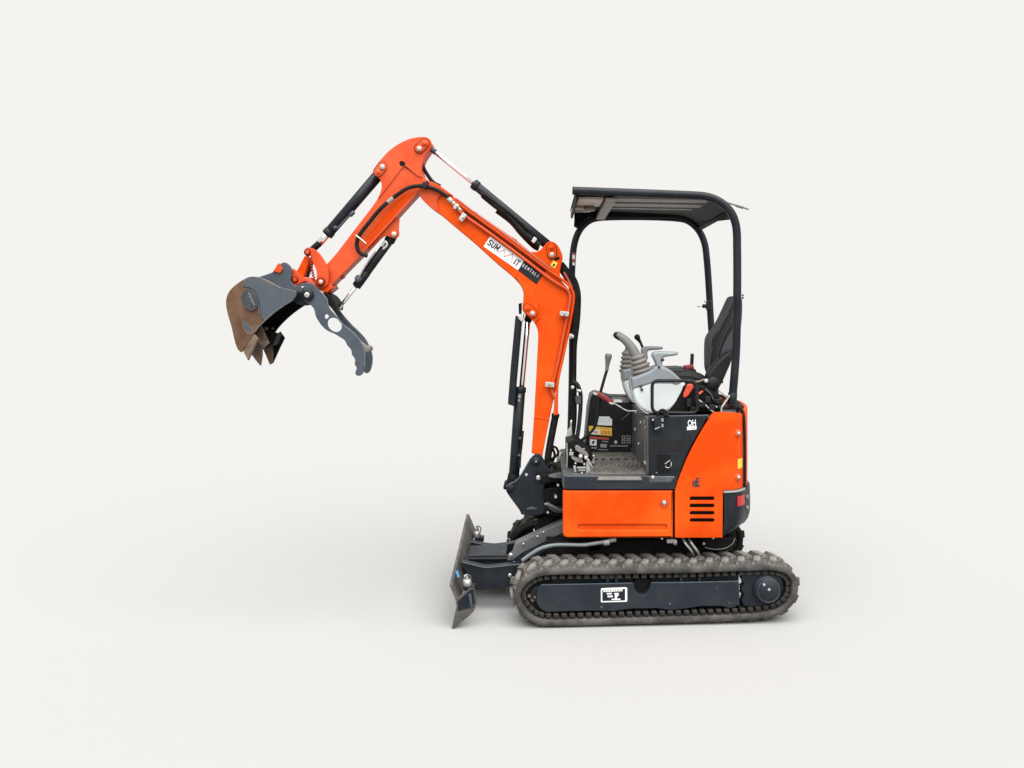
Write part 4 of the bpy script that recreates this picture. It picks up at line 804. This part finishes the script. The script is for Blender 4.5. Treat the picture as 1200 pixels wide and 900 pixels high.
obj('sticker_print', [plate([(702, 500.6), (714, 501.7), (714, 502.8), (702, 501.8)], RYW - .003, .001, .0002)] + [plate([(705 + 3.6 * k, 505), (707.4 + 3.6 * k, 505.2), (707.4 + 3.6 * k, 508.4), (705 + 3.6 * k, 508.2)], RYW - .0042, .001, .0002) for k in range(3)] + [plate([(696, 505), (700, 505.4), (700, 507.6), (696, 507.2)], RYW - .0042, .001, .0002)], 'zig', s2)
s3 = obj('danger_sticker', [plate([(690.4, 511), (714.4, 513), (714, 528.4), (690.4, 527)], RYW - .002, .003, .0005)], 'slateink', rw)
obj('sticker_field', [plate([(690.6, 511.2), (713.8, 513), (713.8, 515.6), (690.6, 514.2)], RYW - .003, .001, .0002)], 'warnred', s3)
obj('sticker_field', [plate([(691.2, 514.8), (699.2, 515.4), (699.2, 522.4), (691.2, 521.8)], RYW - .003, .001, .0002)], 'white', s3)
obj('sticker_print', [plate([(694, 517), (697, 516.4), (696.6, 518.6), (695, 520.8), (694, 519.6)], RYW - .0042, .001, .0002)], 'slateink', s3)
obj('sticker_print', [plate([(705.6, 516.6), (712.6, 517), (712.6, 518.2), (705.6, 517.8)], RYW - .003, .001, .0002), plate([(703.6, 520), (711, 520.4), (711, 524.6), (703.6, 524.2)], RYW - .003, .001, .0002), plate([(693, 524), (699.6, 524.4), (699.6, 526), (693, 525.6)], RYW - .003, .001, .0002), plate([(701, 526.4), (712.6, 527), (712.6, 527.8), (701, 527.2)], RYW - .003, .001, .0002)], 'greyink', s3)
s4 = obj('lever_diagram', [plate([(728.6 + dx, 510.4 + dy), (733 + dx, 510.4 + dy), (733 + dx, 514.6 + dy), (728.6 + dx, 514.6 + dy)], RYW - .001, .002, .0003, holes=[circ(730.8 + dx, 512.5 + dy, 1.5, 8)]) for dx in (0, 6) for dy in (0, 5)], 'greyink', rw)

def travel_lever(y, off):
    lv = obj('travel_lever', [tube([P(a + off, b, y) for a, b in ((712, 431), (707, 448), (703.4, 462), (702, 476), (699.6, 492), (696, 502), (690, 508.5), (683, 514.5), (675, 521.5))], PX(1.75, y), n=10)], 'black', X)
    obj('lever_knob', [lathe(P(711 + off, 434, y), P(713.4 + off, 414.5, y), [(0, PX(1.9, y)), (.3, PX(2.4, y)), (.62, PX(3.3, y)), (.8, PX(4.2, y)), (.93, PX(4.1, y)), (1, PX(2.6, y))], 20)], 'grip', lv)
    return lv
travel_lever(.05, 0)
ll = obj('lock_lever', [plate(capsule((701, 461.6), (716, 471), 2.7), -.02, .05, .008)], 'red', X)
obj('lever_stem', [tube([P(a, b, 0) for a, b in ((717, 471), (726, 476.6), (735, 481.4), (744, 481.6), (752, 481.2))], PX(.95), n=8)], 'zinc', ll)
obj('lever_end', [plate(capsule((715, 472.5), (718, 473.4), 1.4), -.03, .03, .004), plate(capsule((696.8, 461.6), (699, 462.2), 1.4), -.03, .03, .004)], 'bolt', ll)
# front rail by the floor and pedal group
obj('grab_rail', [tube([P(a, b, .02) for a, b in ((670.5, 446.5), (676, 450), (679.4, 457.5), (680.6, 466), (680, 482), (678, 502), (675, 521))], PX(2.5), n=10)], 'frame', X)
obj('rail_fitting', [rod(P(671, 454, -.02), P(671, 454, -.06), PX(2.3)), rod(P(676, 457.5, -.02), P(681.5, 458.4, -.02), PX(1.8)), plate(rnd([(664.4, 506), (670, 498), (671, 515), (664.8, 519)], .8), -.03, .03, .003), rod(P(669.5, 492, -.02), P(669, 500, -.02), PX(1.3))], 'zinc', X)
obj('rail_pad', [plate(rnd([(674, 464), (681, 464), (680.6, 474), (675, 474)], 2), -.02, .03, .004)], 'steel', X)
pd = obj('travel_pedal', [plate(rnd([(664, 519), (674, 515), (690, 528), (696, 536), (690, 546), (682, 556), (668, 556), (664, 548)], 2), -.25, .28, .006)], 'pit', X)
obj('pedal_plate', [plate(rnd([(674, 524), (677, 522.6), (689, 531.6), (690.4, 535), (687, 535.4), (674.4, 527.6)], .8), -.30, .14, .003), plate(rnd([(670, 534.6), (674, 538), (683.5, 540.8), (683, 543), (675, 541.4), (669.6, 537.4)], .8), -.34, .10, .003)], 'boot', pd)
obj('pedal_arm', [plate(rnd([(687.4, 540.5), (691, 539.8), (692, 550), (693.6, 554), (692, 557), (686.6, 556.4)], 1), -.40, .02, .003), plate(rnd([(687.8, 538.4), (690, 538), (695, 547.4), (693.8, 548.4)], .4), -.42, .012, .002), plate(rnd([(692, 533.6), (696.8, 533.6), (696.8, 543.6), (692.6, 543.6)], .6), -.2, .03, .003), plate(rnd([(672, 546), (674.4, 546), (675.6, 553.6), (673, 553.4)], .6), -.40, .02, .003)], 'zinc', pd)
obj('pedal_pin', [pin(680.6, 535.2, -.36, 2.3, .04), pin(687, 536.8, -.42, 2.2, .04), pin(674.6, 543.6, -.40, 1.1, .03), pin(685, 544.4, -.40, 1.2, .03), pin(669, 528, -.3, 1.2, .03), pin(682, 554.6, -.42, 1, .02), pin(684.4, 526.4, -.28, .9, .02)], 'bolt', pd)
obj('pedal_bracket', [plate([(667, 530), (672, 530), (672, 534), (667, 534)], -.31, .02, .003), plate([(676, 547.6), (687, 547.4), (687, 549.2), (676, 549.4)], -.41, .02, .002), plate([(678, 550.6), (686, 550.4), (686, 552), (678, 552.2)], -.41, .02, .002), tube([P(664.2, 519, -.3), P(664.6, 535, -.3), P(664.2, 548, -.3)], PX(.7), n=6)], 'greyink', pd)
obj('front_upright', [plate([(663.4, 530), (672, 524), (672, 556), (663.4, 556)], .10, .2, .004)], 'dark', X)
obj('front_hydraulics', [rod(P(655, 549, .2), P(656, 530, .2), .02), rod(P(659, 552, .22), P(660, 536, .22), .014), box(P(657, 553, .2), (.06, .1, .03), .004)], 'zinc', X)

# ------------------------------------------------------------------ control consoles
def console(y, t, body, cap, name, dz=0):
    c = obj(name, [plate(soft(body, 2), y, t, .014)], 'pale', X)
    obj('console_top', [plate(soft(cap, 1), y - .006, t + .012, .012)], 'grey', c)
    return c
LY = -.40
lc = console(LY, .16, [(740.6, 450, 1), (741.4, 460), (744, 470), (750, 478), (757.5, 483), (766, 485), (783, 482.6), (793.5, 474), (800.4, 463), (803.4, 450, 1), (798, 444, 1), (760, 440, 1)],
    [(740, 443.4, 1), (752, 438.6), (764, 433.8), (768, 429.6), (778, 429), (788, 435, 1), (798.4, 444.6, 1), (799.5, 449), (793, 451.8), (786.5, 450, 1), (764, 449.8, 1), (740.8, 456.8, 1)], 'control_console')
obj('console_screw', [pin(752.4, 456.6, LY - .012, 1.7, .012), pin(751, 452.4, LY - .012, 1.8, .012), pin(772.6, 430.2, LY - .012, 1.6, .012)], 'ink', lc)
obj('console_seam', [tube([P(a, b, LY - .001) for a, b in ((738, 443.6), (739.6, 452), (741, 462), (746, 473.6), (754, 482), (760, 485))], .0028, n=6)], 'zinc', lc)
def boot(y, b, t, w0, w1, parent):
    A, B = P(*b, y), P(*t, y); prof = []; n = 5
    for k in range(n):
        f = k / n; r = w0 + (w1 - w0) * f; r2 = w0 + (w1 - w0) * (k + 1) / n
        prof += [(f + .0, r * .84), (f + .05, r * .97), (f + .09, r), (f + .13, r * .95), (f + .175, r2 * .80)]
    prof += [(1, w1 * .8)]
    return obj('rubber_boot', lathe(A, B, [(a, PX(r, y)) for a, r in prof], 28), 'boot', parent, ang=28)
bt = boot(-.32, (754.6, 441.5), (746, 415.4), 14.5, 7.6, lc)
obj('joystick', [tube([P(a, b, -.32) for a, b in ((746.6, 420), (743.4, 413), (738.6, 405.4), (733, 399), (727, 394.4), (722.6, 391.6))], lambda t: PX(6.2 - 2.1 * t, -.32), n=16)], 'grip', lc)
obj('joystick_knob', [lathe(P(727, 396.4, -.32), P(719.6, 390.6, -.32), [(0, PX(3.4, -.32)), (.5, PX(3.9, -.32)), (.85, PX(3.3, -.32)), (1, PX(2, -.32))], 20)], 'hose', lc)
obj('armrest', [plate(soft([(764, 416.6), (766, 412.8), (771, 411.4), (794, 412.6, 1), (795.6, 414.4), (793.6, 416.6), (779, 418.4), (776, 420.6), (777, 430, 1), (770.6, 432, 1), (768, 424)], 2), -.36, .07, .012)], 'hoseblue', lc)
obj('armrest_knob', [pin(776.8, 421.8, -.37, 1.8, .02)], 'black', lc)
FY = .24
rcn = console(FY, .16, [(730, 440, 1), (730.6, 450), (734, 461), (739, 470), (744, 474), (752, 470, 1), (752, 440, 1)], [(729.6, 434, 1), (745, 430, 1), (752, 440, 1), (741, 445, 1), (730.2, 447, 1)], 'control_console')
boot(.32, (736.6, 436), (735.5, 411), 11.4, 6.4, rcn)
obj('joystick', [tube([P(a, b, .32) for a, b in ((735.6, 414), (737, 408), (736, 403))], lambda t: PX(5 - 1.2 * t, .32), n=14)], 'grip', rcn)
obj('armrest', [plate(soft([(751.4, 411), (754, 406.6), (760, 405.8), (776.6, 406.4, 1), (777.6, 408.6), (774.6, 410), (760, 410.4), (758.6, 414), (760, 421, 1), (754.6, 420, 1)], 2), .22, .07, .010)], 'grey', rcn)
dl = obj('dozer_lever', [tube([P(a, b, .30) for a, b in ((753, 407), (750, 400), (747.6, 394.6))], PX(1.6, .3), n=10)], 'black', X)
obj('lever_knob', [lathe(P(750.2, 401, .3), P(745, 392.4, .3), [(0, PX(1.6, .3)), (.4, PX(2.4, .3)), (.62, PX(3.5, .3)), (.85, PX(3.2, .3)), (1, PX(1.8, .3))], 18)], 'hose', dl)
# tubular guard round the console, lock box hanging from it
gp = rnd([(764.2, 446), (815.8, 446.4), (818, 484), (764.2, 483.6)], 8, 6)
obj('console_guard', [tube([P(a, b, -.47) for a, b in gp], PX(2.0, -.47), raw=True, closed=True, n=12)], 'black', X)
lb = obj('lock_box', [plate(rnd([(766.4, 490), (774.6, 486.8), (775.6, 503), (768.4, 506, .4), (766.8, 503)], 1), -.53, .03, .003), plate(rnd([(774.4, 487), (777.8, 488.6), (778, 501.4), (775.4, 503)], .6), -.52, .025, .003)], 'dark', X)
obj('lock_box_label', [plate([(774.9, 490), (777.6, 490.6), (777.7, 494), (774.9, 493.8)], -.523, .002, .0003), plate([(775, 496.6), (777.6, 496.8), (777.6, 500.6), (775.2, 501)], -.523, .002, .0003)], 'hoseblue', lb)
obj('lock_box_lug', [pin(765.6, 492.4, -.52, 1.3, .02), plate([(767.4, 502.4), (773, 500), (773.2, 500.9), (767.6, 503.4)], -.532, .002, .0003)], 'bolt', lb)
obj('box_strap', [tube([P(a, b, -.50) for a, b in ((770, 489), (771.4, 484), (776, 480.4), (780, 482.6), (778, 486), (784, 486.6))], PX(1.7, -.5), n=8)], 'hose', lb)

# ------------------------------------------------------------------ seat
SY = -.25
seat = obj('operator_seat', [plate(soft([(770, 447, 1), (778, 436), (790, 434.6), (806, 434), (818, 436), (828, 441), (830, 448), (826, 456, 1), (784, 458, 1)], 2), SY, .5, .03)], 'cloth', X)
def mixed(front, back, yf, yb):
    f = lambda p, y: (lambda v: (v.x, v.z) + tuple(p[2:]))(P(p[0], p[1], y))
    return soft([f(p, y) for p, y in zip(front, yf)] + [f(p, yb) for p in back], 2)
back_out = mixed([(864.5, 346), (860.5, 352), (853, 364), (838, 382), (826, 393), (823, 402), (821.6, 420), (822, 432), (827, 441)], [(840, 452), (847, 448), (853, 432), (862, 410), (868.6, 394), (871.4, 372), (871.6, 346)], (-.22, -.2, -.15, .0, .06, .10, .14, .14, .14), SY + .03)
bkst = obj('backrest', [plate(back_out, SY + .03, .30, .035, conv=lambda p: p)], 'cloth', seat)
obj('side_bolster', [plate(soft([(858, 362), (848, 380), (838.5, 400), (833.6, 420), (832, 436), (838, 442), (846, 430), (856, 408), (866, 388), (868, 368)], 2), SY, .10, .035)], 'cloth', seat)
obj('back_panel', [plate(soft([(860, 384, 1), (852, 396), (846, 409), (843, 421, 1), (856, 411, 1), (866, 408, 1), (866, 386, 1)], 1), SY - .012, .02, .006)], 'seatgrey', seat)
obj('seat_piping', [tube([P(a, b, SY - .006) for a, b in ((864, 368), (855, 381), (846, 399), (841, 417), (839, 430))], .0022, n=6), tube([P(a, b, SY + .005) for a, b in ((857, 357), (846, 372), (836, 390), (832.6, 408), (831.4, 428), (828, 436))], .003, n=6)], 'seatgrey', seat)
obj('seat_armrest', [plate(soft([(826.5, 441), (834, 430), (844, 419), (852, 412.5), (857, 411), (859.6, 416), (857.5, 425), (851, 440), (845, 453), (838, 459), (829, 455)], 2), -.34, .07, .02)], 'black', seat)
obj('armrest_hub', [pin(835.8, 450, -.36, 8.4, .05, .006, 28)], 'black', seat)
obj('armrest_bolt', [pin(827.8, 446.5, -.375, 2.4, .03)], 'bolt', seat)
obj('seat_belt', [tube([P(a, b, -.33) for a, b in ((814, 447.6), (820, 447), (825, 444.6))], PX(1.2), n=8)], 'roof', seat)
obj('seat_base', [plate(soft([(800, 451, 1), (826, 452, 1), (836, 459), (846, 468), (850, 478, 1), (846, 484, 1), (800, 484, 1), (782, 484, 1)], 1), -.40, .5, .01), plate([(770, 470), (800, 455), (804, 487), (770, 487)], -.30, .5, .01)], 'pit', seat)
obj('seat_base_edge', [tube([P(a, b, -.41) for a, b in ((826, 456), (833, 462), (837, 470), (843, 475), (847, 478.4))], .005, n=8)], 'steel', seat)
obj('seat_slider', [plate(rnd([(801, 462), (806, 451), (811.6, 450), (813, 454), (806.5, 464), (801.4, 467)], 1.5), -.42, .04, .005), plate(rnd([(818, 460.6), (824, 457.6), (824, 459.4), (820, 463)], .8), -.42, .02, .003)], 'redorange', seat)
obj('seat_hardware', [box(P(a, b, -.43), (PX(w_), .03, PX(h_)), .004) for a, b, w_, h_ in ((822, 474, 8, 6), (829, 468, 6, 7), (814, 479, 9, 4), (834, 477, 7, 6), (842, 470, 8, 5), (807, 472, 5, 9))], 'black', seat)
obj('seat_bolt', [pin(a, b, -.45, r, .02) for a, b, r in ((804.4, 484.6, 1.7), (797.6, 484, 1.3), (840, 477, 1.2), (788, 484.8, 1.2), (810.6, 482.6, .9))], 'bolt', seat)
obj('seat_cable', [tube([P(a, b, -.44) for a, b in ((815, 466), (826, 474), (832, 480), (838, 484))], .004, n=6), tube([P(a, b, -.43) for a, b in ((842, 457), (849, 463.6), (852, 466))], .005, n=6)], 'zinc', seat)
sl_ = obj('slew_lock', [plate(rnd([(810, 414.4), (813.6, 414.6), (812.6, 432), (809, 432)], 1.2), -.1, .03, .006)], 'black', X)
obj('lock_base', [plate(rnd([(802, 428.6), (812, 427), (814, 432), (804, 433.4)], 1), -.11, .05, .005)], 'red', sl_)
obj('side_tray', [plate(rnd([(783, 431.6), (800, 431), (816, 433), (816, 437), (783, 435)], 1), -.05, .25, .006)], 'black', X)

# ------------------------------------------------------------------ canopy
CYN, CYF = -.45, .45
RP = .0225
def bend(pts): return catmull([Vector(p) for p in pts], 8)
near_px = [P(a, b, CYN) for a, b in ((671.4, 223.4), (700, 224.4), (740, 225.8), (780, 227.4), (812, 228.8), (826, 230), (838, 233.6), (849, 240.4), (857, 249.6), (861.4, 260), (863.4, 272), (863.8, 290), (864, 320), (863.8, 355), (863, 400), (861.4, 430), (858, 471))]
near_tube = catmull(near_px, 6)
cp = obj('canopy', [tube(near_tube, RP, n=18, raw=True)], 'dark', X)
far_tube = [P(a, b, CYF) for a, b in ((667, 556), (669.6, 470), (670.6, 400), (670.4, 340), (670.4, 315), (672.4, 290), (677, 274), (685, 263), (697, 256.2), (720, 254.4), (760, 254.4), (794, 256), (808, 260), (819, 270.4), (825.6, 285), (828.4, 305), (830.6, 335), (832.6, 370), (834.6, 400), (837, 440), (839, 470))]
obj('far_frame_tube', [tube(far_tube, RP * .98, n=18)], 'dark', cp)
obj('tube_end_cap', [rod(P(670.8, 223.4, CYN), P(672.6, 223.45, CYN), RP * 1.04)], 'black', cp)
zr = 2.366
x0, x1 = XX(674, CYN), XX(846, CYN)
def roof_sheet():
    path = [q for q in near_tube if q.x < XX(857.5, CYN)][1:]; bm = bmesh.new(); rings = []
    for i, p in enumerate(path):
        t = (path[min(i + 1, len(path) - 1)] - path[max(i - 1, 0)]).normalized(); n_ = Vector((-t.z, 0, t.x))
        a, b = p + n_ * .004, p - n_ * .006
        rings.append([bm.verts.new((q.x, y_, q.z)) for q, y_ in ((a, -.44), (a, .44), (b, .44), (b, -.44))])
    for q, s_ in zip(rings, rings[1:]):
        for k in range(4): bm.faces.new((q[k], q[(k + 1) % 4], s_[(k + 1) % 4], s_[k]))
    bm.faces.new(rings[0]); bm.faces.new(rings[-1][::-1]); return mesh_of(bm)
near_path = near_tube
rp_ = obj('roof_panel', roof_sheet(), 'pit', cp)
obj('front_beam', [box((XX(676.5, CYN), 0, 2.343), (.014, .88, .035), .004), plate([(673.5, 251), (684, 250), (690, 254), (678, 268), (672.6, 265)], .40, .03, .004)], 'pit', cp)
obj('side_beam', [plate([(673, 243), (806, 247), (806, 256), (790, 255), (690, 254.6), (673, 266)], .40, .02, .003)], 'pit', cp)
def rear_valance():
    q = [P(857, 257, -.43), P(814.5, 262, .43), P(814.5, 250, .43), P(851, 243, -.43)]; bm = bmesh.new()
    a = [bm.verts.new(p) for p in q]; b = [bm.verts.new(p + Vector((.012, 0, 0))) for p in q]
    bm.faces.new(a); bm.faces.new(b[::-1])
    for k in range(4): bm.faces.new((a[k], a[(k + 1) % 4], b[(k + 1) % 4], b[k]))
    return mesh_of(bm)
obj('rear_valance', rear_valance(), 'pit', cp)
obj('rear_beam', [rod(Vector((XX(855, CYN), -.44, 2.262)), Vector((XX(855, CYN), .44, 2.262)), RP * .7)], 'pit', cp)
for k, (d0, d1) in enumerate(((-.40, -.27), (-.20, -.07), (0, .05))):
    xa, xb = XX(719, CYN) - .01 * k, XX(846, CYN) - .04 * k
    obj('roof_slat', [box(((xa + xb) / 2, (d0 + d1) / 2, zr - .022), (xb - xa, d1 - d0, .018), .004, Matrix.Rotation(.018, 4, 'Y'))], 'roof', cp)
xc = XX(716, CYN)
obj('roof_cross_member', [box((xc, .0, zr - .036), (.058, .86, .028), .005)], 'roof', cp)
for q in (((xc - .11, -.22, zr - .02), (.15, .32, .016)), ((xc - .13, .05, zr - .018), (.10, .08, .02)), ((xc - .14, .18, zr - .02), (.12, .03, .02))): obj('roof_front_tray', box(*q, .004), 'tray', cp)
obj('tray_lamp', [rod(Vector((xc - .10, -.08, zr - .03)), Vector((xc - .10, -.08, zr - .055)), .035), box((xc - .16, -.1, zr - .034), (.05, .06, .02), .004)], 'roof', cp)
obj('roof_edge_lip', [rod(P(848, 236, -.30), P(877.6, 245.4, -.30), .005), rod(P(862, 240.6, -.30), P(871, 243.4, -.30), .008)], 'boot', cp)
obj('post_sticker', [plate([(670.6, 297), (674, 297), (674, 303.4), (670.6, 303.4)], CYF - .03, .003, .0005), plate([(670.8, 307), (673.6, 307), (673.6, 311), (670.8, 311)], CYF - .03, .003, .0005)], 'white', cp)
obj('sticker_band', [plate([(670.5, 296), (674.1, 296), (674.1, 298), (670.5, 298)], CYF - .034, .003, .0005), plate([(670.5, 303.4), (674.1, 303.4), (674.1, 306), (670.5, 306)], CYF - .034, .003, .0005)], 'warnred', cp)
obj('post_bracket', [box(P(830.6, 357.6, CYF - .03), (PX(6, CYF), .05, PX(11.5, CYF)), .005), rod(P(829, 358.6, CYF - .04), P(823, 358.8, CYF - .04), PX(2.2, CYF))], 'dark', cp)
obj('bracket_hook', [rod(P(824, 358.6, CYF - .04), P(817, 359.2, CYF - .04), PX(.8, CYF)), rod(P(826.4, 352, CYF - .05), P(826.4, 354, CYF - .05), PX(1.6, CYF))], 'zinc', cp)
obj('post_foot', [rod(P(858.8, 460, CYN), P(857.6, 474, CYN), RP * 1.12)], 'dark', cp)
obj('post_stay', [tube([P(a, b, CYN - .025) for a, b in ((845.6, 484), (845.6, 478), (849, 472.4), (853.2, 466.4), (855, 463))], PX(1.1, CYN), n=8)], 'bolt', cp)
obj('post_bolt', [rod(P(869.5, 346 + 3 * k, CYN + .02), P(871.4, 346 + 3 * k, CYN + .02), PX(1.4, CYN)) for k in range(2)], 'steel', cp)
